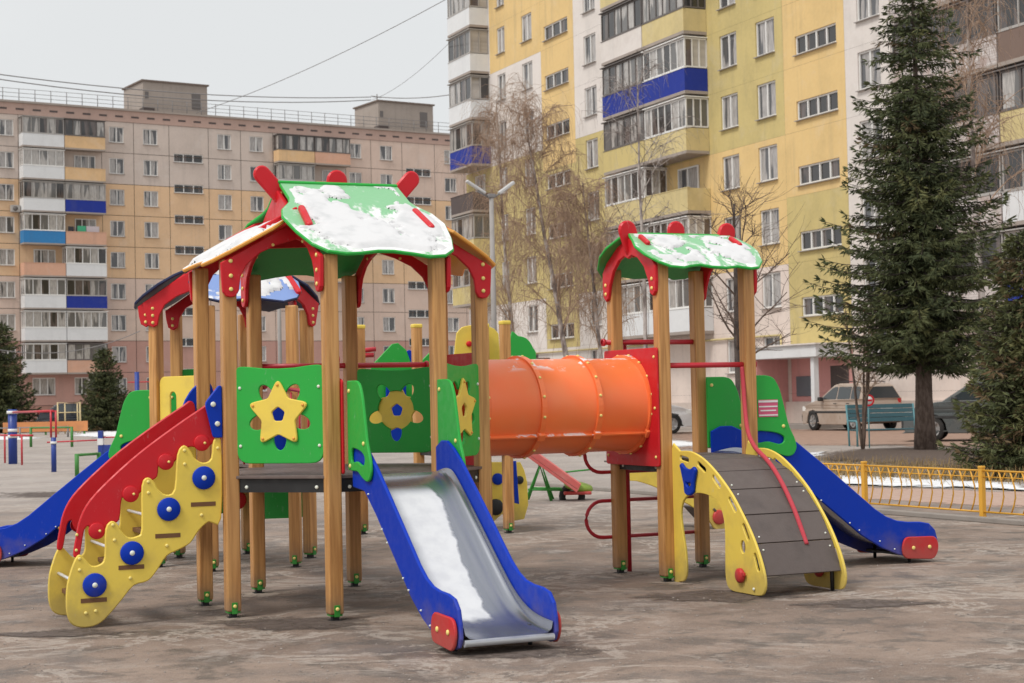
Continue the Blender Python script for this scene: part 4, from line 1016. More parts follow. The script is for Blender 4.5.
WCACHE = {}
def window(parent, t, z, w, h, lights=2, frame='win_white', pane='glass', transom=False, y=0.10, split=None):
    """window set in the facade: a white frame with sill (> pane); copies share meshes"""
    key = (round(w, 2), round(h, 2), lights, frame, pane, transom)
    if key not in WCACHE:
        m = MB(); f = 0.075
        for z0 in (f / 2, h - f / 2): m.box((0, 0, z0), (w, 0.07, f), 0)
        for x in (-w / 2 + f / 2, w / 2 - f / 2): m.box((x, 0, h / 2), (f, 0.07, h - 2 * f), 0)
        for k in range(1, lights): m.box((-w / 2 + w * k / lights, -0.002, h / 2), (0.09, 0.07, h - 2 * f), 0)
        if transom: m.box((0, -0.004, h * 0.7), (w - 2 * f, 0.06, 0.06), 0)
        m.box((0, -0.125, -0.025), (w + 0.08, 0.21, 0.03), 1)
        fr = m.build("window", [frame, 'sill'], parent)
        m = MB(); m.quad([(-w / 2 + f, 0.025, f), (w / 2 - f, 0.025, f), (w / 2 - f, 0.025, h - f), (-w / 2 + f, 0.025, h - f)]); m.build("pane", [pane], fr, normals=False)
        fr.location = (t, y, z); WCACHE[key] = fr; return fr
    return dup(WCACHE[key], parent, (t, y, z))

def wall_zone(mb, t0, t1, z0, z1, holes, mi, gap=0.0, rev_mi=None, y=0.0, depth=0.16):
    """rectangular patch of facade with real window openings (reveals 0.16 m deep)"""
    g = gap / 2; a0, a1, b0, b1 = t0 + g, t1 - g, z0 + g, z1 - g
    hs = [(max(a0, x0), min(a1, x1), max(b0, y0), min(b1, y1)) for x0, x1, y0, y1 in holes if x1 > a0 and x0 < a1 and y1 > b0 and y0 < b1]
    X = sorted({a0, a1, *[h[0] for h in hs], *[h[1] for h in hs]}); Z = sorted({b0, b1, *[h[2] for h in hs], *[h[3] for h in hs]})
    for i in range(len(X) - 1):
        for j in range(len(Z) - 1):
            cx, cz = (X[i] + X[i + 1]) / 2, (Z[j] + Z[j + 1]) / 2
            if any(h[0] < cx < h[1] and h[2] < cz < h[3] for h in hs): continue
            mb.quad([(X[i], y, Z[j]), (X[i + 1], y, Z[j]), (X[i + 1], y, Z[j + 1]), (X[i], y, Z[j + 1])], mi)
    r = mi if rev_mi is None else rev_mi
    for x0, x1, y0, y1 in hs:
        for q in ([(x0, y, y0), (x0, y + depth, y0), (x0, y + depth, y1), (x0, y, y1)], [(x1, y, y0), (x1, y, y1), (x1, y + depth, y1), (x1, y + depth, y0)],
                  [(x0, y, y0), (x1, y, y0), (x1, y + depth, y0), (x0, y + depth, y0)], [(x0, y, y1), (x0, y + depth, y1), (x1, y + depth, y1), (x1, y, y1)]): mb.quad(q, r)

BCACHE = {}
def balcony(parent, t0, t1, zs, depth, par, frame=None, n=5, side_n=3, open_=False, pane='glass2', h=2.62, ph=1.05, hood=True):
    """slab and parapet in front of the facade (local -y is outwards) with its own glazing"""
    m = MB(); w = t1 - t0; c = (t0 + t1) / 2
    m.box((c, -depth / 2, zs + 0.07), (w, depth, 0.14), 1)
    m.box((c, -depth + 0.05, zs + 0.14 + ph / 2), (w - 0.02, 0.09, ph), 0)
    for s in (t0 + 0.05, t1 - 0.05): m.box((s, -depth / 2 + 0.04, zs + 0.14 + ph / 2), (0.086, depth - 0.10, ph), 0)
    m.box((c, -depth + 0.05, zs + 0.14 + ph + 0.02), (w + 0.04, 0.13, 0.04), 2)
    if hood and frame: m.box((c, -depth / 2 - 0.03, zs + h + 0.04), (w + 0.1, depth + 0.1, 0.05), 2)
    b = m.build("balcony", [par, 'w_conc', frame or par], parent)
    if frame:
        z0 = zs + 0.14 + ph + 0.04; z1 = zs + h
        m = MB(); f = 0.07
        def bars(p, q, k):
            p, q = Vector(p), Vector(q); d = q - p; ang = math.atan2(d.y, d.x); rot = Matrix.Rotation(ang, 3, 'Z')
            for z in (z0 + f / 2, z1 - f / 2): m.box((p.x + d.x / 2, p.y + d.y / 2, z), (d.length, 0.06, f), 0, rot)
            for i in range(k + 1):
                e = p + d * (i / k); m.box((e.x, e.y, (z0 + z1) / 2), (f, 0.065, z1 - z0 - 2 * f), 0, rot)
            for i in range(k):
                a, e = p + d * ((i + 0.08) / k), p + d * ((i + 0.92) / k)
                mi = 1 + (random.random() < 0.35)
                m.quad([(a.x, a.y, z0), (e.x, e.y, z0), (e.x, e.y, z1), (a.x, a.y, z1)], mi)
        bars((t0 + 0.05, -depth + 0.06, 0), (t1 - 0.05, -depth + 0.06, 0), n)
        bars((t1 - 0.05, -depth + 0.06, 0), (t1 - 0.05, -0.02, 0), side_n); bars((t0 + 0.05, -0.02, 0), (t0 + 0.05, -depth + 0.06, 0), side_n)
        m.build("glazing", [frame, pane, 'glassd'], b, normals=False)
    return b

# ---------------------------------------------------------------- left nine-storey panel block
LD = Vector((2640, 1690, 0)).normalized(); P0 = at(118, 393.8, 150.0); P0.z = 0
LB = thing("apartment_building", P0, math.atan2(LD.y, LD.x), "long nine-storey panel apartment block in grey and ochre with a flat railed roof", "apartment building", "apartment blocks around the yard")
T0, T1, FH, SILL = -42.0, 62.0, 2.8, 2.53
wt = [-9.67 - 3.2 * 1, -9.67, 0.18, 3.34, 10.48, 13.69, 24.05, 27.45, 34.72, 37.9]
st = [6.95, 31.04]
bal = [(-8.55, -4.92), (-4.88, -1.25), (15.42, 19.15), (19.2, 22.95)]
holes = []
for k in range(9):
    for t in wt: holes.append((t - 0.68, t + 0.68, SILL + FH * k, SILL + FH * k + 1.42))
    if k < 8:
        for t in st: holes.append((t - 1.42, t + 1.42, SILL + FH * k + 2.28 - 0.9 + 0.0, SILL + FH * k + 2.28 - 0.9 + 0.80))
for a, b_ in ((-7.6, -5.6), (-3.9, -1.9)): holes.append((a, b_, SILL, SILL + 1.5))
def lmat(k): return 0 if k >= 7 else 1 if k >= 4 else 2 if k >= 2 else 3
m = MB()
cuts = [T0, -37, -32, -27, -22, -17, -12.2, -8.6, -1.2, 1.76, 5.1, 8.9, 12.1, 15.37, 22.98, 25.75, 29.2, 32.9, 36.3, 41, 46, 51, 56, T1]
for i in range(len(cuts) - 1):
    for k in range(-1, 9):
        z0 = 0.0 if k < 0 else 1.62 + FH * k; z1 = 1.62 + FH * (k + 1)
        mi = 5 if k < 0 else (lmat(k) if not (cuts[i] >= 22 and lmat(k) == 0) else 4)
        wall_zone(m, cuts[i], cuts[i + 1], z0, z1, holes, mi, 0.045)
m.quad([(T0, 0.175, 0), (T1, 0.175, 0), (T1, 0.175, 27), (T0, 0.175, 27)], 6)
m.box(((T0 + T1) / 2, 6.2, 13.4), (T1 - T0 - 0.1, 11.9, 26.8), 2)
m.build("wall", ['w_grey', 'w_ochre', 'w_pinkgrey', 'w_rose', 'w_pinkgrey', 'w_redbrick', 'seam'], LB, normals=False)
m = MB(); c = (T0 + T1) / 2
m.box((c, 0.2, 26.95), (T1 - T0, 0.5, 0.26), 0)
m.box((c, 0.28, 27.46), (T1 - T0, 0.60, 0.76), 0)
m.box((c, 6.3, 27.93), (T1 - T0 + 0.3, 12.9, 0.18), 1)
for k in range(70):
    m.box((T0 + 1 + k * 1.48, -0.024, 27.30), (0.72, 0.012, 0.17), 2)
m.build("roof", ['w_attic', 'w_conc', 'p_dark'], LB)
m = MB()
for k in range(75):
    m.tube([(T0 + k * 1.4, 0.3, 27.9), (T0 + k * 1.4, 0.3, 29.15)], 0.035, 4)
for z in (29.12, 28.75, 28.4): m.tube([(T0, 0.3, z), (T1, 0.3, z)], 0.022, 4)
m.build("roof_railing", ['railing'], LB)
lift0 = None
for t in (6.1, 30.2):
    if lift0 is None:
        m = MB(); m.box((0, 3.3, 29.4), (6.2, 5.0, 2.9), 0); m.box((0, 3.3, 30.9), (6.5, 5.3, 0.14), 1)
        m.box((-2.6, 1.2, 28.25), (1.1, 1.0, 0.35), 2)
        lh = m.build("lift_house", ['w_conc', 'seam', 'p_dark'], LB, (t, 0, 0))
        m = MB(); m.box((2.0, 0.79, 29.35), (0.85, 0.03, 1.5), 0); m.build("hatch", ['win_dark'], lh); m = MB(); m.box((-2.75, 0.79, 29.6), (0.35, 0.03, 0.6), 0); m.build("vent", ['win_dark'], lh); lift0 = lh
    else: lh = dup(lift0, LB, (t, 0, 0))
for k in range(9):
    for t in wt: window(LB, t, SILL + FH * k, 1.36, 1.42, 2, 'win_white', 'glass')
    if k < 8:
        for t in st: window(LB, t, SILL + FH * k + 1.38, 2.84, 0.80, 3, 'win_white', 'glassd')
for t in (-6.6, -2.9): window(LB, t, SILL, 2.0, 1.5, 3, 'win_white', 'glass')
PL = {0: ['p_white', 'p_white', 'p_white', 'p_sky', 'w_salmon', 'p_white', 'p_white', 'p_white'], 1: ['w_beige', 'w_beige', 'p_blue', 'w_salmon', 'p_white', 'p_blue', 'p_white', 'w_salmon'], 2: ['w_beige', 'p_white', 'w_beige', 'p_white', 'w_salmon', 'p_white', 'p_sky', 'p_white'], 3: ['w_salmon', 'w_beige', 'p_white', 'p_blue', 'w_beige', 'p_white', 'p_white', 'w_salmon']}
FR = {0: ['win_grey', 'win_white', 'win_grey', 'win_white', None, 'win_white', 'win_white', 'win_white'], 1: ['win_dark', None, 'win_grey', None, 'win_white', 'win_grey', 'win_white', 'win_dark'], 2: ['win_dark', 'win_grey', 'win_white', 'win_white', None, 'win_white', 'win_white', 'win_grey'], 3: ['win_dark', None, 'win_white', 'win_grey', 'win_white', 'win_white', None, 'win_grey']}
for j, (a, b_) in enumerate(bal):
    for r in range(8):
        k = 8 - r
        if j >= 2 and k < 4: continue
        balcony(LB, a, b_, SILL + FH * k - 1.02, 1.15, PL[j][r], FR[j][r], 5, 2)
        if FR[j][r] is None:
            window(LB, (a + b_) / 2 + 0.3, SILL + FH * k - 0.05, 1.9, 1.5, 3, 'win_white', 'glass', y=-0.05)
# washing on one open balcony
m = MB()
for t, w, col in ((-4.3, 0.5, 0), (-3.35, 0.75, 1), (-2.35, 1.15, 2)):
    m.box((t, -0.75, 16.9), (w, 0.03, 0.75 if col else 0.6), col)
o = m.build("laundry", [paint("dark_cloth", (0.05, 0.05, 0.06), 0.9), paint("mint_cloth", (0.08, 0.45, 0.25), 0.9), paint("pale_cloth", (0.62, 0.55, 0.58), 0.9)])
o.matrix_world = LB.matrix_basis @ Matrix.Translation((0, 0, 0)); tag(o, "dark, mint green and pale washing hung on an open upper balcony of the left block", "laundry")
# wall mounted cooler
m = MB(); m.box((-9.0, -0.3, 18.6), (0.8, 0.4, 0.6), 0, ch=0.03); m.lathe([(0, 0.22), (0.01, 0.22), (0.012, 0)], (-9.05, -0.5, 18.6), (0, -1, 0), 14, 1)
o = m.build("air_conditioner", ['win_grey', 'win_dark']); o.matrix_world = LB.matrix_basis.copy(); tag(o, "small grey air conditioner on the wall left of the balconies", "air conditioner")
# two wire masts on the right lift house
for t in (27.2, 33.3):
    m = MB(); m.tube([(0, 0, 0), (0, 0, 3.6)], 0.06, 5); m.tube([(-0.5, 0, 3.3), (0.5, 0, 3.3)], 0.03, 4)
    o = m.build("wire_mast", ['railing']); o.location = LB.matrix_basis @ Vector((t, 1.2 if t < 30 else 5.2, 28.0 if t < 30 else 28.0)); o.rotation_euler.z = math.atan2(LD.y, LD.x)
    tag(o, "thin wire mast at the %s end of the farther rooftop lift house" % ("left" if t < 30 else "right"), "mast")

# ---------------------------------------------------------------- right block of flats, yellow and white
RE = Vector((0.413, -0.911, 0)).normalized(); Q0 = at(776, 372, 74.0); Q0.z = 0; RANG = math.atan2(RE.y, RE.x)
RB = thing("apartment_building", Q0, RANG, "tall yellow, olive and white block of flats with a pink porch", "apartment building", "apartment blocks around the yard")
RN = Vector((-0.911, -0.413, 0)).normalized()
def rb(t, d, z=0.0): return Q0 + RE * t + RN * d + Vector((0, 0, z))
S0 = 2.43
cols = [(-28.64, 1.15), (-25.0, 1.4), (-17.1, 1.4), (-14.6, 1.0), (-3.27, 1.45), (-0.2, 1.5), (7.3, 1.5), (9.3, 1.2)]
stz = [4.72 + 2.8 * j for j in range(8)]
holes = []
for k in range(9):
    for t, w in cols: holes.append((t - w / 2, t + w / 2, S0 + 2.8 * k, S0 + 2.8 * k + 1.55))
for t in (-21.2, 3.62):
    for z in stz: holes.append((t - 1.5, t + 1.5, z, z + 0.82))
fl = lambda k: 1.45 + 2.8 * k
TOP = 27.0
m = MB()
YW, OL, WH_, PA, BR, PK = 0, 1, 2, 3, 4, 5
def zone(t0, t1, parts):
    for z0, z1, mi in parts:
        zz = [z0] + [fl(k) for k in range(0, 10) if z0 + 0.3 < fl(k) < z1 - 0.3] + [z1]
        for a, b_ in zip(zz, zz[1:]): wall_zone(m, t0, t1, a, b_, holes, mi, 0.007)
zone(-34.3, -30.3, [(0, fl(2), WH_), (fl(2), fl(5), OL), (fl(5), TOP, WH_)])
zone(-30.3, -23.15, [(0, fl(2), WH_), (fl(2), fl(5), OL), (fl(5), fl(7), WH_), (fl(7), TOP, YW)])
zone(-23.15, -19.0, [(0, 4.2, WH_), (4.2, 14.2, OL), (14.2, TOP, YW)])
zone(-19.0, -13.4, [(0, fl(2), WH_), (fl(2), fl(5), OL), (fl(5), TOP, WH_)])
zone(-13.4, -5.1, [(0, fl(2), PA), (fl(2), fl(4), YW), (fl(4), TOP, OL)])
zone(-5.1, 1.2, [(0, fl(2), PA), (fl(2), fl(4), YW), (fl(4), TOP, OL)])
zone(1.2, 5.68, [(0, 3.3, PK), (3.3, 9.9, OL), (9.9, TOP, YW)])
zone(5.68, 10.2, [(0, fl(1), PA), (fl(1), TOP, WH_)])
zone(10.2, 24.0, [(0, fl(1), PA), (fl(1), TOP, BR)])
m.quad([(-34.29, 0.17, 0), (24, 0.17, 0), (24, 0.17, 26.9), (-34.29, 0.17, 26.9)], 6)
m.box((-5.15, 7.2, 13.4), (58.2, 13.9, 26.8), 1)
m.build("wall", ['w_yellow', 'w_olive', 'w_white', 'w_pale', 'w_brick', 'w_pink', 'seam'], RB, normals=False)
m = MB(); m.box((-5.15, 6.9, 27.2), (59.0, 15.2, 0.4), 0); m.build("roof", ['w_conc'], RB)
for k in range(9):
    for i, (t, w) in enumerate(cols):
        window(RB, t, S0 + 2.8 * k, w, 1.55, 2, 'win_white', 'glass', transom=False)
for t in (-21.2, 3.62):
    for z in stz: window(RB, t, z, 3.0, 0.82, 4 if t > 0 else 3, 'win_white', 'glassd')
cb = {8: ('p_white', 'win_grey'), 7: ('p_white', 'win_grey'), 6: ('p_white', 'win_grey'), 5: ('p_blue', 'win_grey'), 4: ('p_dark', None), 3: ('w_sand', 'win_grey'), 2: ('w_olive', 'win_grey')}
for k, (p, f) in cb.items():
    balcony(RB, -33.9, -30.4, fl(k) + 0.05, 1.25, p, f, 4, 2)
    if f is None: window(RB, -32.0, S0 + 2.8 * k, 1.4, 1.5, 2, 'win_white', 'glass', y=-0.05)
mlb = {8: ('w_white', 'win_dark'), 7: ('w_sand', 'win_dark'), 6: ('w_white', 'win_dark'), 5: ('p_blue', 'win_dark'), 4: ('w_olive', 'win_dark'), 3: ('w_sand', 'win_white'), 2: ('w_sand', 'win_grey'), 1: ('p_white', 'win_white')}
mrb = {8: ('w_sand', 'win_white'), 7: ('w_sand', 'win_dark'), 6: ('w_sand', 'win_dark'), 5: ('p_blue', 'win_white'), 4: ('w_sand', 'win_white'), 3: ('w_sand', None), 2: ('w_olive', 'win_white'), 1: ('p_white', 'win_white')}
for k in mlb:
    p, f = mlb[k]; balcony(RB, -13.4, -9.15, fl(k) + 0.05, 1.25, p, f, 6, 3)
    p, f = mrb[k]; balcony(RB, -9.1, -5.1, fl(k) + 0.05, 1.25, p, f, 6, 3)
    if f is None: window(RB, -7.0, S0 + 2.8 * k - 0.1, 1.9, 1.6, 2, 'win_white', 'glass', y=-0.06)
rbk = {6: ('w_brick', 'win_dark'), 5: ('w_brick', 'win_dark'), 4: ('w_brick', 'win_dark'), 3: ('w_brick', 'win_dark'), 2: ('w_brick', 'win_grey'), 1: ('w_brick', 'win_grey')}
rbn = {6: ('w_brown', 'win_grey'), 5: ('w_sand', 'win_grey'), 4: ('w_brown', 'win_grey'), 3: ('w_sand', 'win_dark'), 2: ('p_white', 'win_grey'), 1: ('p_blue', 'win_grey')}
for k in rbk:
    p, f = rbk[k]; balcony(RB, 10.4, 16.3, fl(k) + 0.05, 1.25, p, f, 4, 2, pane='glassd')
    p, f = rbn[k]; balcony(RB, 16.36, 21.5, fl(k) + 0.05, 1.25, p, f, 5, 2, pane='glassd' if k > 3 else 'glass2')
# entrance porch
m = MB()
m.box((3.1, -0.85, 3.18), (4.9, 1.75, 0.50), 0, ch=0.02); m.box((3.1, -0.85, 3.46), (5.1, 1.95, 0.06), 1)
m.box((0.85, -0.80, 1.47), (0.18, 1.6, 2.92), 2)
m.box((5.05, -1.45, 1.47), (0.24, 0.24, 2.92), 0, ch=0.01)
m.box((3.1, -1.0, 0.09), (4.9, 2.2, 0.18), 3)
porch = m.build("porch", ['p_white', 'w_white', 'w_pink', 'kerb'], RB)
m = MB(); m.box((4.75, 0.0, 1.42), (1.25, 0.08, 2.3), 0, ch=0.01); m.box((4.75, -0.05, 2.62), (1.45, 0.06, 0.1), 1); m.box((4.2, -0.06, 1.3), (0.04, 0.06, 0.25), 1); m.build("door", ['p_dark', 'w_pink'], porch)
m = MB(); m.box((2.2, -0.03, 1.75), (1.15, 0.06, 0.85), 0, ch=0.01); m.build("notice_board", [paint("grey_board", (0.12, 0.14, 0.16), 0.4)], porch)
m = MB()
for x in (0.4, 1.2): m.tube([(x, -2.4, 0), (x, -2.4, 1.0)], 0.025, 6)
m.tube([(0.4, -2.4, 1.0), (1.2, -2.4, 1.0)], 0.025, 6); m.tube([(0.4, -2.4, 0.5), (1.2, -2.4, 0.5)], 0.018, 6); m.box((0.85, -2.2, 0.25), (0.55, 0.4, 0.45), 0)
m.build("porch_railing", ['black'], porch)
m = MB(); m.tube([(-27, -0.10, 4.0), (0.6, -0.10, 4.0)], 0.05, 6); m.tube([(0.6, -0.10, 4.0), (0.6, -0.10, 0.5)], 0.05, 6); m.build("gas_pipe", ['w_sand'], RB)
m = MB(); m.box((-24.4, -0.6, 3.6), (3.2, 1.3, 0.2), 0); m.build("entrance_canopy", ['w_brown'], RB)
m = MB(); m.box((-5.3, -0.08, 0.55), (58.0, 0.15, 1.1), 0); m.build("plinth", ['w_grey'], RB)

# ================================================================== TREES
def bark(name, c1, c2, sc=14):
    m, nt, b = newmat(name)
    nt.links.new(mixc(nt, ramp(nt, noise(nt, sc, 6.0, stretch=(1, 1, 0.35)), 0.38, 0.62), c1, c2), b.inputs['Base Color']); b.inputs['Roughness'].default_value = 0.95
    bump(nt, b, noise(nt, sc * 1.5, 5.0), 0.6, 0.03)
    return m
M['bark'] = bark("spruce_bark", (0.085, 0.058, 0.045), (0.15, 0.11, 0.09)); M['bark_dark'] = bark("dark_bark", (0.045, 0.034, 0.030), (0.085, 0.065, 0.055))
M['birch'] = bark("birch_bark", (0.46, 0.41, 0.38), (0.13, 0.10, 0.09), 5); M['twig'] = bark("birch_twig", (0.42, 0.29, 0.205), (0.29, 0.195, 0.14)); M['twig_d'] = bark("bare_twig", (0.10, 0.070, 0.055), (0.16, 0.11, 0.085))
def needle(name, c, c2):
    m, nt, b = newmat(name)
    nt.links.new(mixc(nt, ramp(nt, noise(nt, 1.3, 4.0), 0.38, 0.62), c, c2), b.inputs['Base Color']); b.inputs['Roughness'].default_value = 0.75
    b.inputs['Specular IOR Level'].default_value = 0.25
    return m
M['ndl0'] = needle("spruce_needles_dark", (0.040, 0.050, 0.022), (0.052, 0.064, 0.028)); M['ndl1'] = needle("spruce_needles", (0.068, 0.082, 0.034), (0.086, 0.096, 0.040)); M['ndl2'] = needle("spruce_needles_olive", (0.125, 0.125, 0.048), (0.098, 0.108, 0.044))
M['ndl3'] = needle("brown_needles", (0.16, 0.105, 0.055), (0.12, 0.085, 0.045))

def spruce(name, loc, H, RAD, seed, label, group=None, bare=0.13, dens_=1.0, leaf=1.0, trunk=0.21, parent_cat="spruce tree", olive=False):
    rnd = random.Random(seed)
    root = thing(name, loc, 0, label, parent_cat, group)
    m = MB(); n = 9
    m.tube([(rnd.uniform(-.03, .03) * (0 < k < n), rnd.uniform(-.03, .03) * (0 < k < n), H * k / n) for k in range(n + 1)], [trunk * (1 - 0.93 * k / n) * (1.25 if k == 0 else 1) for k in range(n + 1)], 9)
    br = MB(); z = H * bare
    cr = bmesh.new()
    def blade(p, d, ln, w, mi):
        up = Vector((rnd.uniform(-1, 1), rnd.uniform(-1, 1), rnd.uniform(-0.4, 1)))
        s = d.cross(up); s = s.normalized() * w if s.length > 1e-4 else Vector((w, 0, 0))
        e = p + d * ln
        vs = [cr.verts.new(q) for q in (p - s * 0.5, p + d * ln * 0.5 - s, e, p + d * ln * 0.5 + s)]
        f = cr.faces.new(vs); f.material_index = mi
    while z < H * 0.985:
        fz = (z - H * bare) / (H * (1 - bare))
        Rz = RAD * (1 - fz) ** 0.66 * (0.72 + 0.28 * min(1, fz * 8)) + 0.12
        nb = max(5, int((9 + 4 * (1 - fz)) * dens_))
        a0 = rnd.uniform(0, 6.28)
        for i in range(nb):
            a = a0 + 6.283 * i / nb + rnd.uniform(-0.28, 0.28); ln = Rz * rnd.uniform(0.66, 1.14)
            if rnd.random() < 0.10: ln *= 1.18
            zz = z + rnd.uniform(-0.12, 0.12) * H * 0.03
            dirv = Vector((math.cos(a), math.sin(a), 0)); drop = (0.34 if fz < 0.75 else -0.25 - (fz - 0.75) * 2.2) * rnd.uniform(0.7, 1.3)
            K = max(3, int(ln / 0.34)); pts = []
            for k in range(K + 1):
                t = k / K
                pts.append(Vector((0, 0, zz)) + dirv * ln * t + Vector((0, 0, -drop * ln * (t - 0.55 * t * t * t) * 1.0 + (0.10 * ln * t * t if fz < 0.75 else 0.0))))
            br.tube(pts, 0.028 * (0.4 + 0.6 * (1 - fz)), 4, r2=0.006, caps=False)
            tone = rnd.choice((0, 0, 1, 1, 1, 2) if not olive else (1, 2, 2, 1, 2, 3)) if rnd.random() > 0.03 else 3
            side = Vector((-dirv.y, dirv.x, 0))
            step = 0.105 / dens_; d = 0.10 * ln
            while d < ln:
                t = d / ln; q = t * K; k = min(K - 1, int(q)); p = pts[k].lerp(pts[k + 1], q - k); tang = (pts[k + 1] - pts[k]).normalized()
                tl = (0.12 + 0.50 * (1 - t)) * min(1.0, 0.35 + ln * 0.42) * rnd.uniform(0.6, 1.2)
                for s in (-1, 1):
                    if rnd.random() < 0.12: continue
                    td = (tang * 0.75 + side * s * 0.8 + Vector((0, 0, -0.34 + rnd.uniform(-0.25, 0.2)))).normalized()
                    nn = max(1, int(tl / (0.16 * leaf)))
                    for j in range(nn):
                        pp = p + td * tl * j / nn
                        for _ in range(4):
                            dd = (td + Vector((rnd.uniform(-.75, .75), rnd.uniform(-.75, .75), rnd.uniform(-.75, .4)))).normalized()
                            mi = tone if rnd.random() < 0.72 else rnd.choice((0, 1, 2))
                            blade(pp + td * rnd.uniform(0, 0.12), dd, rnd.uniform(0.11, 0.23) * leaf, rnd.uniform(0.012, 0.024) * leaf, mi)
                d += step * rnd.uniform(0.7, 1.3)
            for _ in range(4): blade(pts[-1], (tang + Vector((rnd.uniform(-.4, .4), rnd.uniform(-.4, .4), rnd.uniform(-.2, .5)))).normalized(), 0.2 * leaf, 0.025 * leaf, tone)
        z += H * 0.0190 * rnd.uniform(0.8, 1.2) * (1.0 if fz < 0.7 else 1.25)
    for k in range(30):
        zz = H * (0.97 + 0.035 * k / 30); blade(Vector((0, 0, zz)), Vector((rnd.uniform(-1, 1), rnd.uniform(-1, 1), 0.8)).normalized(), 0.2 * leaf, 0.025, 1)
    m.build("trunk", ['bark'], root); br.build("branches", ['bark_dark'], root, normals=False)
    me = bpy.data.meshes.new("crown"); cr.to_mesh(me); cr.free()
    for k in ('ndl0', 'ndl1', 'ndl2', 'ndl3'): me.materials.append(M[k])
    o = bpy.data.objects.new("crown", me); COL.objects.link(o); o.parent = root
    return root
spruce("spruce_tree", ground_at(926, 453), 11.6, 2.6, 3, "tall dark green spruce with a bare trunk in front of the right block of flats", bare=0.20, trunk=0.235)
spruce("spruce_tree", ground_at(1030, 478), 4.2, 1.12, 11, "small bushy spruce at the right edge, its branches down to the ground", bare=0.02, leaf=0.8, trunk=0.08, olive=True)
spruce("spruce_tree", ground_at(105, 431), 4.9, 1.55, 5, "small young spruce in front of the left block's lowest windows", bare=0.05, dens_=0.7, leaf=1.35, trunk=0.12)
spruce("spruce_tree", ground_at(2, 433), 6.6, 2.1, 8, "larger dark spruce cut off by the left edge, before the left block", bare=0.05, dens_=0.7, leaf=1.5, trunk=0.14)

def bare_tree(name, loc, H, seed, label, barkm, twigm, weep=0.7, spread=0.22, nbr=16, nsub=8, ntw=7, trunk=0.13, tw_r=0.010, start=0.25, lean=(0, 0), tl=1.5, forks=1, group=None):
    rnd = random.Random(seed); root = thing(name, loc, 0, label, "bare tree", group)
    tm, bm_, wm = MB(), MB(), MB()
    for fk in range(forks):
        pts = []; x = y = 0.0; lx, ly = lean[0] + (rnd.uniform(-.13, .13) if forks > 1 else 0), lean[1] + (rnd.uniform(-.1, .1) if forks > 1 else 0)
        K = 10
        for k in range(K + 1):
            pts.append(Vector((x, y, H * k / K))); x += (lx + rnd.uniform(-0.035, 0.035)) * H / K; y += (ly + rnd.uniform(-0.035, 0.035)) * H / K
        tm.tube(pts, [trunk * (1 - 0.9 * k / K) + 0.012 for k in range(K + 1)], 7)
        for i in range(nbr):
            f = start + (0.97 - start) * (i + rnd.random()) / nbr; q = f * K; k = min(K - 1, int(q)); p = pts[k].lerp(pts[k + 1], q - k)
            a = rnd.uniform(0, 6.283); ln = H * spread * (1.25 - 0.75 * f) * rnd.uniform(0.7, 1.3)
            d = Vector((math.cos(a), math.sin(a), rnd.uniform(0.7, 1.4) + 0.7 * (weep > 0.3))).normalized(); c = [p]
            for s in range(5):
                d = (d + Vector((rnd.uniform(-.18, .18), rnd.uniform(-.18, .18), rnd.uniform(-.12, .12) - 0.05 * weep * s))).normalized(); c.append(c[-1] + d * ln / 5)
            r0 = max(0.014, trunk * 0.36 * (1 - f * 0.75)); bm_.tube(c, r0, 5, r2=0.009, caps=False)
            for j in range(nsub):
                g = rnd.uniform(0.2, 1.0); q2 = g * 5; k2 = min(4, int(q2)); p2 = c[k2].lerp(c[k2 + 1], q2 - k2)
                a2 = rnd.uniform(0, 6.283); d2 = ((c[k2 + 1] - c[k2]).normalized() * 0.7 + Vector((math.cos(a2), math.sin(a2), rnd.uniform(-0.1, 0.7)))).normalized(); l2 = ln * rnd.uniform(0.25, 0.55); c2 = [p2]
                for s in range(3):
                    d2 = (d2 + Vector((rnd.uniform(-.25, .25), rnd.uniform(-.25, .25), rnd.uniform(-.2, .15) - 0.10 * weep))).normalized(); c2.append(c2[-1] + d2 * l2 / 3)
                bm_.tube(c2, tw_r * 1.5, 4, r2=tw_r * 0.8, caps=False)
                for w in range(ntw):
                    g = rnd.uniform(0.05, 1.0) * 3; k3 = min(2, int(g)); p3 = c2[k3].lerp(c2[k3 + 1], g - k3); a3 = rnd.uniform(0, 6.283)
                    d3 = Vector((math.cos(a3), math.sin(a3), rnd.uniform(-0.3, 1.0))).normalized(); l3 = tl * rnd.uniform(0.35, 1.25); c3 = [p3]; side = rnd.uniform(0.25, 1.0)
                    for s in range(5):
                        if weep > 0.3: d3 = (d3 * (0.85 * side) + Vector((rnd.uniform(-.2, .2), rnd.uniform(-.2, .2), -0.42 * weep * (0.6 + 0.5 * s)))).normalized()
                        else: d3 = (d3 + Vector((rnd.uniform(-.15, .15), rnd.uniform(-.15, .15), 0.10))).normalized()
                        c3.append(c3[-1] + d3 * l3 / 5 * (0.6 if s == 0 and weep > 0.3 else 1))
                    wm.tube(c3, tw_r * rnd.uniform(0.5, 0.9), 3, r2=tw_r * 0.4, caps=False)
    tm.build("trunk", [barkm], root); bm_.build("limbs", [twigm], root, normals=False); wm.build("twigs", [twigm], root, normals=False)
    return root
def gy(x, Y): p = at(x, 420, Y); p.z = 0; return p
GB = "birches before the right block"
bare_tree("birch_tree", gy(580, 68), 13.2, 21, "weeping birch with a leaning spotted trunk, left of the stair windows of the right block", 'birch', 'twig', lean=(-0.15, 0.0), nbr=26, nsub=9, ntw=10, tl=1.9, start=0.26, spread=0.24, tw_r=0.0095, group=GB)
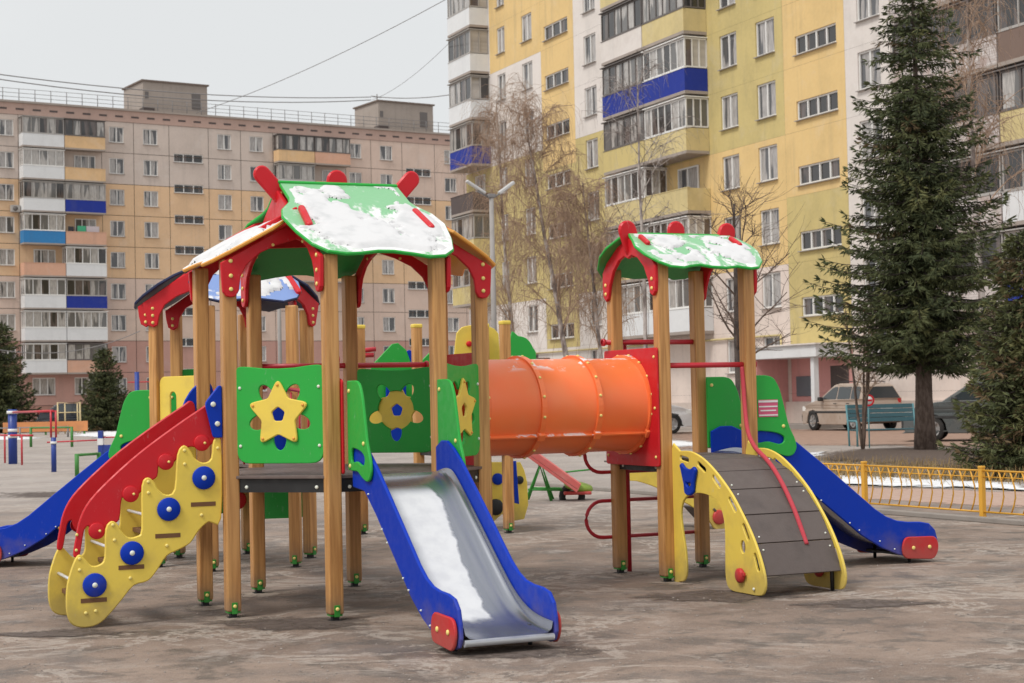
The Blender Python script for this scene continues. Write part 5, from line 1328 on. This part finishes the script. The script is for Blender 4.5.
bare_tree("birch_tree", gy(611, 62), 9.4, 22, "weeping birch with a thin leaning trunk left of the small green roof", 'birch', 'twig', lean=(-0.10, 0.02), nbr=20, nsub=8, ntw=9, tl=1.6, start=0.30, spread=0.26, trunk=0.09, tw_r=0.009, group=GB)
bare_tree("birch_tree", gy(645, 60), 13.3, 23, "tall birch with pale forked top before the blue balconies", 'birch', 'birch', weep=0.35, nbr=18, nsub=6, ntw=6, tl=1.2, start=0.35, spread=0.20, trunk=0.085, lean=(0.0, 0.0), tw_r=0.007, group=GB)
bare_tree("birch_tree", gy(520, 86), 16.8, 24, "farthest weeping birch with a full curtain of brown twigs behind the lamp post", 'birch', 'twig', nbr=24, nsub=8, ntw=9, tl=2.3, start=0.22, spread=0.19, lean=(-0.05, 0), tw_r=0.009, group=GB)
bare_tree("birch_tree", gy(985, 50), 14.5, 25, "pale birch with hanging twigs behind the tall spruce, at the right edge", 'birch', 'twig', weep=0.6, nbr=18, nsub=7, ntw=6, tl=1.5, start=0.45, spread=0.17, trunk=0.12, lean=(-0.01, 0), group=GB)
bare_tree("bare_tree", gy(742, 36), 5.6, 31, "dark bare tree with spreading upward boughs behind the small tower", 'bark_dark', 'twig_d', weep=0.12, nbr=16, nsub=6, ntw=4, tl=0.7, start=0.36, spread=0.30, trunk=0.115, tw_r=0.006)
bare_tree("bare_sapling", gy(862, 43.5), 3.6, 32, "thin many stemmed sapling between the bench and the parked beige car", 'twig_d', 'twig', weep=0.1, nbr=7, nsub=4, ntw=3, tl=0.5, start=0.35, spread=0.16, trunk=0.035, tw_r=0.006, forks=4)

# dry grass and low twigs in the snow behind the fence
M['dry'] = needle("dry_grass", (0.32, 0.22, 0.10), (0.22, 0.16, 0.08))
m = MB(); rnd = random.Random(5)
for k in range(2600):
    x = rnd.uniform(785, 1060); y = 474 + (x - 850) * 0.022 + rnd.gauss(0, 4.0); p = ground_at(x, y); h = rnd.uniform(0.06, 0.30); d = Vector((rnd.uniform(-.12, .12), rnd.uniform(-.12, .12), h))
    w = Vector((rnd.uniform(-1, 1), rnd.uniform(-1, 1), 0)).normalized() * 0.008
    m.quad([p - w, p + w, p + d + w * 0.3, p + d - w * 0.3])
tag(m.build("dry_grass", ['dry'], normals=False), "dry tan grass and twigs sticking out of the snow behind the yellow fence", "grass", kind='stuff')

# ================================================================== CARS
M['car_beige'] = paint("dusty_beige_paint", (0.42, 0.34, 0.28), 0.35, 0.6, 1.6, (0.30, 0.21, 0.15), bmp=0); M['car_grey'] = paint("grey_car_paint", (0.09, 0.10, 0.10), 0.3, 0.4, 1.6, (0.13, 0.11, 0.09), bmp=0)
M['car_white'] = paint("white_car_paint", (0.68, 0.67, 0.66), 0.3, 0.4, 1.6, bmp=0); M['car_dark'] = paint("dark_car_paint", (0.035, 0.04, 0.05), 0.3, 0.4, 1.6, bmp=0)
M['car_glass'] = paint("car_glass", (0.035, 0.042, 0.045), 0.06, 0.0, bmp=0, spec=0.8); M['tyre'] = paint("tyre_rubber", (0.022, 0.021, 0.020), 0.85, 0.4, 6, (0.12, 0.10, 0.085)); M['rim'] = paint("wheel_rim", (0.42, 0.41, 0.40), 0.35, 0.4, metallic=0.6, bmp=0)
M['lamp_red'] = paint("tail_lamp", (0.45, 0.02, 0.02), 0.2, 0.0, bmp=0); M['lamp_clear'] = paint("head_lamp", (0.75, 0.75, 0.72), 0.15, 0.0, bmp=0); M['trim'] = paint("black_trim", (0.03, 0.03, 0.03), 0.6, 0.3)
def car(loc, heading, label, body, kind='hatch', group="parked cars"):
    """x forward, y left, z up; origin on the ground at mid wheelbase"""
    root = thing("parked_car", loc, heading, label, "car", group); root.scale = (1.08, 1.08, 1.20)
    Lc, Wc, Hc = 4.05, 1.68, 1.50 if kind == 'hatch' else 1.45
    hw = Wc / 2
    low = [(-2.0, 0.42), (-2.02, 0.70), (-1.96, 0.98), (-1.75, 1.02), (0.78, 0.98), (1.25, 0.93), (1.78, 0.80), (1.98, 0.66), (2.03, 0.45), (1.95, 0.26), (1.72, 0.22)]
    def arch(cx, r=0.37): return [(cx + r * math.cos(math.pi * k / 8), 0.30 + r * math.sin(math.pi * k / 8) * 0.98) for k in range(9)]
    bottom = [(1.65, 0.22)] + [(x, max(z, 0.22)) for x, z in arch(1.22)] + [(0.80, 0.20), (-0.80, 0.20)] + [(x, max(z, 0.22)) for x, z in arch(-1.22)] + [(-1.66, 0.24), (-1.92, 0.28)]
    prof = smooth(low, 3) + bottom
    m = MB()
    def fb(x, z, c):
        t = max(0.0, (z - 0.62) / 0.4); nose = max(0, abs(x) - 1.45) / 0.6
        return Vector((x, c * (1 - 0.07 * t - 0.13 * nose * nose), z))
    m.panel(clean(prof), Wc, fb, ch=0.018)
    b = m.build("body", [body], root)
    roof = {'hatch': [(-1.93, 0.98), (-1.62, 1.42), (-1.35, 1.49), (-0.2, 1.51), (0.12, 1.46), (0.98, 0.96)], 'sedan': [(-1.62, 0.98), (-1.05, 1.36), (-0.7, 1.43), (-0.1, 1.43), (0.15, 1.39), (0.98, 0.95)]}[kind]
    def fr(x, z, c):
        t = (z - 0.95) / 0.55; return Vector((x, c * (0.93 - 0.20 * max(0, t)), z))
    m = MB(); m.panel(roof, Wc, fr, ch=0.03); m.build("cabin", [body], root)
    # side windows sit 4 mm proud of the cabin
    rk = roof
    def wz(x):
        for (x0, z0), (x1, z1) in zip(rk, rk[1:]):
            if x0 <= x <= x1: return z0 + (z1 - z0) * (x - x0) / (x1 - x0)
        return 0.98
    xs = [(-1.52, -1.02), (-0.97, -0.22), (-0.16, 0.72)] if kind == 'hatch' else [(-0.98, -0.2), (-0.14, 0.68)]
    for s in (-1, 1):
        for x0, x1 in xs:
            n = 5; top = [(x0 + (x1 - x0) * k / n, min(1.40, wz(x0 + (x1 - x0) * k / n) - 0.075)) for k in range(n + 1)]
            out = [(x0, 1.01), (x1, 1.01)] + [p for p in reversed(top) if p[1] > 1.03]
            m = MB(); m.panel(rounded(out, 0.03, 2), 0.012, lambda x, z, c, s=s: fr(x, z, s * hw) + Vector((0, c + s * 0.004, 0)), ch=0); m.build("window", ['car_glass'], root)
        m = MB(); m.box((0.62, s * 0.90, 1.02), (0.16, 0.17, 0.13), 0, ch=0.03); m.build("mirror", ['trim'], root)
        for x, w in ((1.84, 'lamp_clear'), (-1.97, 'lamp_red')):
            m = MB(); z = 0.70 if x > 0 else 0.86
            m.box((x, s * 0.60, z), (0.20, 0.36, 0.16) if x > 0 else (0.06, 0.14, 0.30), 0, ch=0.02); m.build("headlight" if x > 0 else "tail_light", [w], root)
        m = MB(); m.box((0.0, s * (hw - 0.005), 0.60), (2.9, 0.03, 0.07), 0, ch=0.01)
        for x in (-0.25, -1.0): m.box((x + 0.08, s * (hw - 0.01), 0.87), (0.16, 0.03, 0.03), 0, ch=0.008)
        m.build("side_trim", ['trim'], root)
        for x in (-1.22, 1.22):
            m = MB(); m.lathe([(-0.10, 0.20), (-0.10, 0.29), (-0.07, 0.315), (0.07, 0.315), (0.10, 0.29), (0.10, 0.20)], (x, s * 0.74, 0.315), (0, s, 0), 26, 0)
            w = m.build("wheel", ['tyre'], root)
            m = MB(); m.lathe([(0.085, 0.205), (0.09, 0.18), (0.05, 0.16), (0.07, 0.06), (0.08, 0)], (x, s * 0.74, 0.315), (0, s, 0), 18, 0)
            for k in range(6):
                a = k * math.pi / 3; m.box((x + 0.115 * math.cos(a), s * 0.825, 0.315 + 0.115 * math.sin(a)), (0.15, 0.02, 0.045), 0, Matrix.Rotation(-a, 3, 'Y'))
            m.build("rim", ['rim'], w)
    def glass_between(a, b_, yw, name):
        m = MB(); (x0, z0), (x1, z1) = a, b_; d = Vector((x1 - x0, 0, z1 - z0)); n = Vector((-d.z, 0, d.x)).normalized(); n = n if n.z > 0 else -n
        p, q = Vector((x0, 0, z0)) + d * 0.10, Vector((x0, 0, z0)) + d * 0.92
        w0, w1 = yw * (0.93 - 0.20 * max(0, (p.z - 0.95) / 0.55)) - 0.07, yw * (0.93 - 0.20 * max(0, (q.z - 0.95) / 0.55)) - 0.07
        m.quad([p + n * 0.006 + Vector((0, -w0, 0)), p + n * 0.006 + Vector((0, w0, 0)), q + n * 0.006 + Vector((0, w1, 0)), q + n * 0.006 + Vector((0, -w1, 0))]); m.build(name, ['car_glass'], root, normals=False)
    glass_between(roof[-1], roof[-2], hw, "windscreen"); glass_between(roof[0], roof[1], hw, "rear_window")
    m = MB(); m.box((1.98, 0, 0.42), (0.14, 1.50, 0.26), 0, ch=0.04); m.box((-2.0, 0, 0.45), (0.12, 1.52, 0.28), 0, ch=0.04); m.build("bumper", ['trim' if body != 'car_white' else body], root)
    m = MB(); m.box((-2.035, 0, 0.72), (0.02, 0.52, 0.12), 0); m.build("number_plate", ['white'], root)
    if kind == 'hatch':
        m = MB()
        for s in (-1, 1): m.tube([(-1.3, s * 0.52, 1.53), (-0.9, s * 0.53, 1.56), (-0.2, s * 0.53, 1.56), (0.05, s * 0.52, 1.51)], 0.018, 6)
        m.build("roof_rail", ['trim'], root)
    return root
hd = math.atan2(0.911, -0.413)
def car_at(x, y, fwd, hdg): p = ground_at(x, y); return Vector((p.x, p.y, 0)) + Vector((math.cos(hdg), math.sin(hdg), 0)) * fwd
car((13.05, 65.3, 0), hd, "dusty beige hatchback parked with its rear towards the teal bench", 'car_beige', 'hatch')
car((13.75, 49.8, 0), math.atan2(0.35, -1.0), "dark grey car half hidden behind the spruce trunk", 'car_grey', 'hatch')
car((4.75, 66.4, 0), math.atan2(0.1, 1.0), "white car seen between the posts of the small green roofed tower", 'car_white', 'hatch')
car((-27.0, 104.0, 0), 0.35, "dark car behind the low orange barrier at the far left", 'car_dark', 'sedan')
car((-21.0, 106.5, 0), 0.35, "white car beside the small young spruce at the far left", 'car_white', 'hatch')

# ================================================================== LAMP POSTS, WIRES
M['concrete_pole'] = paint("pole_concrete", (0.33, 0.31, 0.295), 0.9, 0.4, 4); M['lamp_head'] = paint("lamp_head_white", (0.55, 0.55, 0.55), 0.4, 0.2, bmp=0)
def lamp_post(x, Y, ztop, label, heads=True):
    p = gy(x, Y); root = thing("street_lamp", p, 0.35, label, "street lamp", "concrete lamp posts")
    m = MB(); m.tube([(0, 0, 0), (0, 0, ztop)], 0.10, 12, r2=0.07); m.build("pole", ['concrete_pole'], root)
    if heads:
        m = MB(); m.tube([(-0.10, 0, ztop - 0.10), (-0.45, 0, ztop + 0.08)], 0.03, 6); m.tube([(0.1, 0, ztop - 0.10), (0.35, 0, ztop + 0.08)], 0.03, 6); m.box((0, 0, ztop - 0.06), (0.24, 0.18, 0.12), 0, ch=0.02); m.build("bracket", ['railing'], root)
        for s, ln in ((-1, 0.72), (1, 0.62)):
            m = MB(); m.box((s * 0.50, 0, ztop + 0.20), (ln, 0.16, 0.085 if s < 0 else 0.11), 0, Matrix.Rotation(-s * (0.55 if s < 0 else 0.62), 3, 'Y'), ch=0.03); m.build("lamp_head", ['lamp_head'], root)
    return root
lamp_post(496, 52, 1.6 + (397 - 194) / F_PX * 52, "concrete lamp post with two white heads before the yellow and white block")
lamp_post(281, 70, 1.6 + (401 - 255) / F_PX * 70, "bare grey concrete pole seen under the blue roof", heads=False)
m = MB()
def wire(p, q, sag, r=0.022):
    p, q = Vector(p), Vector(q); m.tube([p.lerp(q, t / 14) - Vector((0, 0, sag * 4 * (t / 14) * (1 - t / 14))) for t in range(15)], r, 4, caps=False)
def wires(name, label, lst, r):
    global m
    for a, b_, s in lst:
        m = MB(); wire(a, b_, s, r); tag(m.build("overhead_wire", ['railing']), label, "wire", "overhead wires")
wires("w", "thin dark wires sagging across the sky to the rooftop masts", [(at(-60, 66, 120), at(371, 97, 160), 0.8), (at(-60, 70, 120), at(371, 100, 160), 1.0), (at(371, 96, 160), at(470, 91, 150), 0.4)], 0.040)
wires("w", "thin slanting wire rising from the left roof towards the top of the sky", [(at(196, 113, 152), at(470, -14, 110), 0.6)], 0.028)
wires("w", "thin pale wire between the far lift house and the corner balconies", [(at(372, 100, 150), at(456, 36, 100), 0.5)], 0.018)
wires("w", "thin wire drooping before the lower windows of the left block", [(at(-20, 346, 80), at(140, 331, 90), 0.7)], 0.022)

# ================================================================== TEAL BENCH, ROUND SIGN
M['teal'] = paint("teal_paint", (0.09, 0.24, 0.27), 0.5, 0.4, 4); M['teal_d'] = paint("dark_teal_slat", (0.030, 0.095, 0.115), 0.5, 0.5, 4)
bp = (ground_at(852, 447) + ground_at(921, 444)) / 2
bench = thing("bench", bp, 0.20, "teal metal framed bench with slatted back beside the tall spruce's trunk", "bench")
for sx in (-1.0, 1.0):
    m = MB(); m.tube([(sx, -0.30, 0), (sx, -0.30, 0.66), (sx, -0.26, 0.70), (sx, 0.22, 0.70), (sx, 0.26, 0.70)], 0.028, 6); m.tube([(sx, 0.26, 0), (sx, 0.30, 0.45), (sx, 0.42, 1.15)], 0.028, 6); m.build("side_frame", ['teal'], bench)
m = MB()
for k in range(4): m.box((0, -0.22 + k * 0.14, 0.45), (1.98, 0.11, 0.03), 0, ch=0.005)
m.build("seat", ['teal_d'], bench)
m = MB()
for k in range(4): m.box((0, 0.345 + k * 0.025, 0.72 + k * 0.125), (1.98, 0.028, 0.115), 0, Matrix.Rotation(-0.17, 3, 'X'), ch=0.005)
m.build("backrest", ['teal_d'], bench)
pp = ground_at(869.5, 448); sg = thing("round_sign", pp, 0, "small round red and white sign on a thin post beside the teal bench", "sign")
m = MB(); m.tube([(0, 0, 0), (0, 0, 1.3)], 0.02, 6); m.build("post", ['teal'], sg)
m = MB(); m.lathe([(0, 0.16), (0.015, 0.16), (0.016, 0)], (0, -0.02, 1.28), (0, -1, 0), 20, 0); m.lathe([(0.017, 0.16), (0.018, 0.115)], (0, -0.02, 1.28), (0, -1, 0), 20, 1); m.box((0, -0.04, 1.28), (0.2, 0.006, 0.05), 1); m.build("sign_face", ['white', 'red'], sg)

# ================================================================== SEESAW
M['pink_plank'] = paint("faded_red_plank", (0.62, 0.135, 0.125), 0.5, 0.5, 5, (0.62, 0.36, 0.33)); M['lime'] = paint("lime_seat", (0.20, 0.30, 0.03), 0.5, 0.3)
g0 = ground_at(548, 501); ss = thing("seesaw", g0, 0, "faded red seesaw plank on a green tube frame, resting on a buried tyre", "seesaw")
def sp_(x, y, Y=25.2): return at(x, y, Y) - g0
m = MB()
for dy in (0.0, 0.42):
    a, b_, c, d = sp_(526, 499), sp_(540, 466), sp_(552, 501), sp_(528, 489)
    o = Vector((0.08 * dy, dy, 0)); m.tube([Vector((a.x, 0, 0)) + o, Vector((b_.x, 0, b_.z)) + o, Vector((c.x, 0, 0)) + o], 0.024, 8)
    m.tube([Vector((-0.30, 0, 0.18)) + o, Vector((0.22, 0, 0.16)) + o], 0.018, 6)
m.tube([Vector((sp_(540, 466).x, 0, sp_(540, 466).z)), Vector((sp_(540, 466).x + 0.03, 0.42, sp_(540, 466).z))], 0.026, 8)
m.tube([Vector((0.12, 0, 0.42)), Vector((0.70, 0.1, 0.46))], 0.014, 6)
m.build("frame", ['foot'], ss)
a, b_ = sp_(524, 448), sp_(585, 492)
m = MB(); d = (b_ - a); d.y = 0; rot = Matrix.Rotation(math.atan2(-d.z, d.x), 3, 'Y') @ Matrix.Rotation(0.30, 3, 'X')
m.box((a + b_) / 2 + Vector((-0.12, 0.2, 0.08)), (d.length + 0.1, 0.36, 0.045), 0, rot, ch=0.008)
for s in (-0.19, 0.19): m.box((a + b_) / 2 + Vector((-0.12, 0.2 + s, 0.11)), (d.length + 0.1, 0.03, 0.09), 0, rot, ch=0.006)
m.build("plank", ['pink_plank'], ss)
m = MB(); e = sp_(580, 490); m.lathe([(-0.05, 0.0), (-0.05, 0.20), (0.0, 0.23), (0.05, 0.20), (0.05, 0)], Vector((e.x, 0.15, e.z + 0.02)), Vector((0.25, -0.1, 1)), 20, 0); m.box(Vector((e.x - 0.02, 0.1, e.z - 0.07)), (0.42, 0.34, 0.05), 1, ch=0.015); m.build("seat", ['lime', 'red'], ss)
m = MB(); m.lathe([(-0.07, 0.10), (-0.08, 0.16), (-0.05, 0.20), (0.05, 0.20), (0.08, 0.16), (0.07, 0.10)], Vector((e.x - 0.10, 0.2, 0.05)), (0, 1, 0.05), 20, 0); m.build("tyre", ['tyre'], ss)

# ================================================================== SECOND PLAY STRUCTURE BEHIND
q0 = ground_at(509, 533); P2 = thing("play_structure", q0, TH, "smaller roofless play structure with cut post tops standing behind the main one", "play structure")
def inv(P): 
    r = Vector(P) - q0; return Vector((r.x * math.cos(TH) + r.y * math.sin(TH), -r.x * math.sin(TH) + r.y * math.cos(TH), r.z))
posts2 = [(0, 0), (0.05, 0.75), (-0.82, 0.02), (-0.80, 0.80), (-1.62, 0.9), (-1.45, 1.0)]
pb = None
for k, (x, y) in enumerate(posts2):
    if pb is None:
        m = MB(); m.box((0, 0, 1.25), (POST, POST, 2.4), 0, ch=0.012); m.box((0, 0, 2.46), (POST + 0.012, POST + 0.012, 0.05), 1, ch=0.015); pb = m.build("post", ['wood', 'yellow'], P2, (x, y, 0)); foot_mesh().build("post_foot", ['foot', 'bolt_y', 'black'], pb)
    else: dup(pb, P2, (x, y, 0))
m = MB(); m.box((-0.38, 0.40, 1.04), (0.95, 0.95, 0.025), 0); m.box((-0.38, 0.40, 0.97), (0.85, 0.85, 0.10), 1); m.build("deck", ['deck', 'black'], P2)
def px_panel(name, pts, Yd, mat, holes=(), th=0.022, sm=3, label=None):
    """flat board parallel to the structure's u axis, outline taken on the plane through depth Yd"""
    base = at(sum(p[0] for p in pts) / len(pts), 400, Yd); bl = inv(base)
    def toplane(x, y):
        d = ray(x, y); n = Vector((math.sin(TH), -math.cos(TH), 0)); t = (base - Vector((0, 0, EYE))).dot(n) / d.dot(n); w = inv(Vector((0, 0, EYE)) + d * t); return (w.x, w.z)
    o = [toplane(*p) for p in pts]
    m = MB(); m.panel(smooth(o, sm) if sm else o, th, lambda a, z, c: Vector((a, bl.y + c, z)), ch=0.005)
    for (hx, hy, hr, hm) in holes:
        a, z = toplane(hx, hy); m.lathe([(0, hr), (0.02, hr), (0.03, hr * 0.8), (0.03, 0)], Vector((a, bl.y - th / 2, z)), (0, -1, 0), 22, hm)
    return m.build(name, [mat, 'blue', 'red', 'black'], P2)
px_panel("back_board", [(455, 420), (455, 345), (459, 330), (466, 326), (478, 325), (490, 327), (497, 332), (499, 345), (499, 420)], 20.6, 'yellow', [(468.5, 344, 0.035, 2)], sm=2)
px_panel("slide_guard", [(510, 338), (518, 336), (527, 339), (533, 348), (536, 360), (532, 420), (510, 420)], 20.3, 'green')
px_panel("side_board", [(371, 366), (392, 344), (398, 343), (406, 350), (412, 366), (412, 400), (371, 400)], 21.2, 'green', sm=0)
px_panel("side_board", [(418, 364), (430, 352), (436, 352), (436, 400), (418, 400)], 21.0, 'green', sm=0)
px_panel("side_board", [(386, 382), (406, 382), (406, 448), (386, 448)], 21.15, 'blue', sm=0)
px_panel("side_board", [(369, 386), (383, 386), (383, 424), (369, 424)], 21.15, 'yellow', sm=0)
px_panel("side_board", [(407, 351), (414, 353), (417, 362), (412, 372), (405, 370)], 21.3, 'blue')
px_panel("stringer", [(489, 462), (520, 462), (524, 470), (527, 482), (528, 505), (524, 519), (512, 521), (502, 514), (494, 521), (489, 519)], 20.9, 'yellow', [(497, 479, 0.072, 1), (519, 480, 0.05, 3), (495, 507, 0.10, 3)], sm=0)
px_panel("side_board", [(512.5, 461), (516, 461), (518, 490), (519, 504), (514.5, 503)], 20.3, 'blue', sm=0)
m = MB(); m.tube([inv(at(350, 352, 21.5)), inv(at(376, 349, 21.5))], 0.03, 8); m.tube([inv(at(350, 356, 21.5)), inv(at(374, 355, 21.5))], 0.03, 8); m.build("crossbar", ['red_tube'], P2)
# yellow arched climber farther back, seen under the small tower
q0 = ground_at(722, 531); P2 = thing("climbing_arch", q0, TH, "yellow arched climber with a red knob, seen under the small tower", "climbing arch")
px_panel("arch_side", [(620, 458), (650, 457), (680, 466), (704, 482), (722, 502), (731, 520), (728, 530), (716, 530), (708, 520), (694, 508), (676, 498), (655, 487), (636, 481), (620, 479)], 19.6, 'yellow', [(718, 517, 0.085, 2)], th=0.036)
m = MB()
for k in range(5):
    x = 640 + k * 20; p = inv(at(x, 464 + k * k * 3.2, 19.75)); m.box(p + Vector((0, 0.35, 0.0)), (0.22, 0.7, 0.02), 0, Matrix.Rotation(0.15 + 0.16 * k, 3, 'Y'))
m.build("arch_boards", ['slat'], P2)

# ================================================================== SPORTS GROUND, FAR LEFT
def stand(x, y): return ground_at(x, y)
M['blue_pole'] = paint("blue_pole", (0.015, 0.045, 0.26), 0.45, 0.3, 3); M['orange_board'] = paint("orange_barrier", (0.62, 0.25, 0.09), 0.6, 0.5, 1.5); M['green_pole'] = paint("green_pole", (0.05, 0.22, 0.04), 0.5, 0.3)
g0 = stand(13, 464); pu = thing("pull_up_frame", g0, 0, "thick blue and white banded post with red high bar reaching to a thinner blue post", "exercise frame", "outdoor exercise frames")
z = lambda y, Y, x=30: EYE + (396 - 0.0212 * (x - 512) - y) / F_PX * Y
m = MB(); m.tube([(0, 0, 0), (0, 0, z(409, 47.2))], 0.125, 12); m.build("post", ['blue_pole'], pu)
for a, b_, r in ((413.5, 410.5, 0.16), (431.5, 428.5, 0.135), (437.5, 434.5, 0.135)):
    m = MB(); m.tube([(0, 0, z(a, 47.2)), (0, 0, z(b_, 47.2))], r, 12); m.build("clamp_band", ['white'], pu)
p2 = stand(54, 472) - g0
m = MB(); m.tube([(p2.x, p2.y, 0), (p2.x, p2.y, z(438, 40.8))], 0.062, 10); m.build("post", ['blue_pole'], pu)
m = MB(); m.tube([(p2.x, p2.y, z(444.5, 40.8)), (p2.x, p2.y, z(442, 40.8))], 0.08, 10); m.build("clamp_band", ['white'], pu)
m = MB(); 
for dx in (-0.06, 0.06): m.tube([(p2.x + dx, p2.y, z(438, 40.8)), (p2.x + dx, p2.y, z(411, 40.8))], 0.025, 8)
m.tube([(0, 0, z(412, 47.2)), (p2.x, p2.y, z(411.5, 40.8))], 0.03, 8); m.build("high_bar", ['red_tube'], pu)
pb_ = thing("parallel_bars", stand(5, 463), 0, "pair of red posts with a low red bar standing beside the thick blue post", "exercise frame", "outdoor exercise frames")
pr = stand(22, 465) - stand(5, 463)
m = MB()
for v in (Vector((0, 0, 0)), pr): m.tube([v, v + Vector((0, 0, 0.82))], 0.028, 8)
m.tube([(-0.6, 0, 0.8), pr + Vector((0.3, 0, 0.8))], 0.028, 8); m.build("frame", ['red_tube'], pb_)
def rail(name, pxs, h, mat, label, r=0.04, cat="exercise frame", barmat=None):
    ps = [stand(*p) for p in pxs]; root = thing(name, ps[0], 0, label, cat, "outdoor exercise frames")
    for p in ps:
        m = MB(); v = p - ps[0]; m.tube([v, v + Vector((0, 0, h))], r, 8); m.build("post", [mat], root)
    m = MB()
    for a, b_ in zip(ps, ps[1:]): m.tube([a - ps[0] + Vector((0, 0, h - 0.03)), b_ - ps[0] + Vector((0, 0, h - 0.03))], r * 0.7, 6)
    m.build("bar", [barmat or mat], root)
rail("low_bar", [(31, 447), (72, 447)], 0.78, 'green_pole', "green low bar on two posts in front of the orange barrier", 0.055)
rail("low_bar", [(77, 476), (99, 474)], 0.50, 'green_pole', "nearest green low bar, just left of the blue slide", 0.05)
rail("low_bar", [(68, 437), (20, 438), (-30, 439)], 0.55, 'railing', "dark low rail running along the edge of the snow at the far left", 0.05)
g0 = stand(101, 457); bx = thing("balance_post", g0, 0, "square blue post with white band and a long blue beam beside the left slide", "exercise frame", "outdoor exercise frames")
m = MB(); m.box((0, 0, 0.40), (0.15, 0.15, 0.80), 0, ch=0.01); m.build("post", ['blue_pole'], bx)
m = MB(); m.box((0, -0.01, 0.47), (0.17, 0.17, 0.20), 0); m.build("clamp_band", ['white'], bx)
m = MB(); m.box((0.55, 0, 0.20), (1.1, 0.12, 0.34), 0, ch=0.01); m.build("beam", ['blue_pole'], bx)
m = MB(); m.tube([(0, 0, 0.52), (-1.7, 0.2, 0.48)], 0.025, 6); m.tube([(0, 0, 0.60), (2.4, 0.2, 0.60)], 0.025, 6); m.build("bar", ['red_tube'], bx)
g0 = ground_at(40, 435); ob = thing("low_barrier", g0, 0.06, "low orange board barrier before the parked cars at the far left", "barrier")
m = MB(); m.box((0.3, 0, 0.45), (4.6, 0.08, 0.55), 0); m.build("board", ['orange_board'], ob)
for x in (-1.9, 0.3, 2.4):
    m = MB(); m.box((x, 0.08, 0.36), (0.1, 0.1, 0.72), 0); m.build("post", ['green_pole'], ob)
g0 = ground_at(58, 434); gf = thing("goal_frame", g0, 0.05, "pale yellow tube frame like a small goal behind the orange barrier", "frame")
m = MB(); m.tube([(0, 0, 0), (0, 0, 1.75), (1.25, 0, 1.75), (1.25, 0, 0)], 0.055, 6); m.tube([(0.3, 0.5, 0), (0.3, 0.5, 1.7), (1.0, 0.5, 1.7), (1.0, 0.5, 0)], 0.045, 6); m.tube([(0, 0, 1.2), (1.25, 0, 1.2)], 0.03, 6); m.build("frame", [paint("cream_tube", (0.62, 0.50, 0.28), 0.5)], gf)
g0 = gy(137.5, 55); tp = thing("climbing_pole", g0, 0, "tall thin blue pole with a red bar behind the green guard of the left slide", "exercise frame", "outdoor exercise frames")
m = MB(); m.tube([(0, 0, 0), (0, 0, z(372, 55, 137))], 0.075, 10); m.build("post", ['blue_pole'], tp)
m = MB(); m.tube([(-0.3, 0, z(376, 55, 137) - 0.2), (0.6, 0, z(376, 55, 137) - 0.2)], 0.02, 6); m.build("bar", ['red_tube'], tp)

# ================================================================== SKY AND LIGHT (overcast)
w = bpy.data.worlds.new("World"); scene.world = w; w.use_nodes = True; nt = w.node_tree
SUN_EL, SUN_AZ = R(54), math.atan2(-0.70, -0.71)          # direction towards the sun, from the front left
sky = N(nt, "ShaderNodeTexSky"); sky.sky_type = 'NISHITA'; sky.sun_disc = False; sky.sun_elevation = SUN_EL; sky.sun_rotation = math.pi / 2 - SUN_AZ
sky.air_density = 1.0; sky.dust_density = 4.0; sky.ozone_density = 1.0
hs = N(nt, "ShaderNodeHueSaturation"); hs.inputs['Saturation'].default_value = 0.12; nt.links.new(sky.outputs[0], hs.inputs['Color'])
cl = noise(nt, 1.6, 4.0, coord='Generated', stretch=(1, 1, 3.0), rough=0.5)
cloud = mixc(nt, ramp(nt, cl, 0.35, 0.68), (7.3, 7.35, 7.35), (5.7, 5.85, 5.92))
bgc = mixc(nt, 0.88, hs.outputs[0], cloud)
bg = nt.nodes["Background"]; nt.links.new(bgc, bg.inputs[0]); bg.inputs[1].default_value = 0.105
sd = bpy.data.lights.new("sun", 'SUN'); so = bpy.data.objects.new("sun", sd); COL.objects.link(so)
sd.energy = 1.5; sd.angle = R(16); sd.color = (1.0, 0.96, 0.90)
tosun = Vector((math.cos(SUN_AZ) * math.cos(SUN_EL), math.sin(SUN_AZ) * math.cos(SUN_EL), math.sin(SUN_EL)))
so.rotation_euler = tosun.to_track_quat('Z', 'Y').to_euler()
vs = scene.view_settings; vs.view_transform = 'Standard'; vs.look = 'None'; vs.exposure = 0.43; vs.gamma = 1.0; vs.use_curve_mapping = False
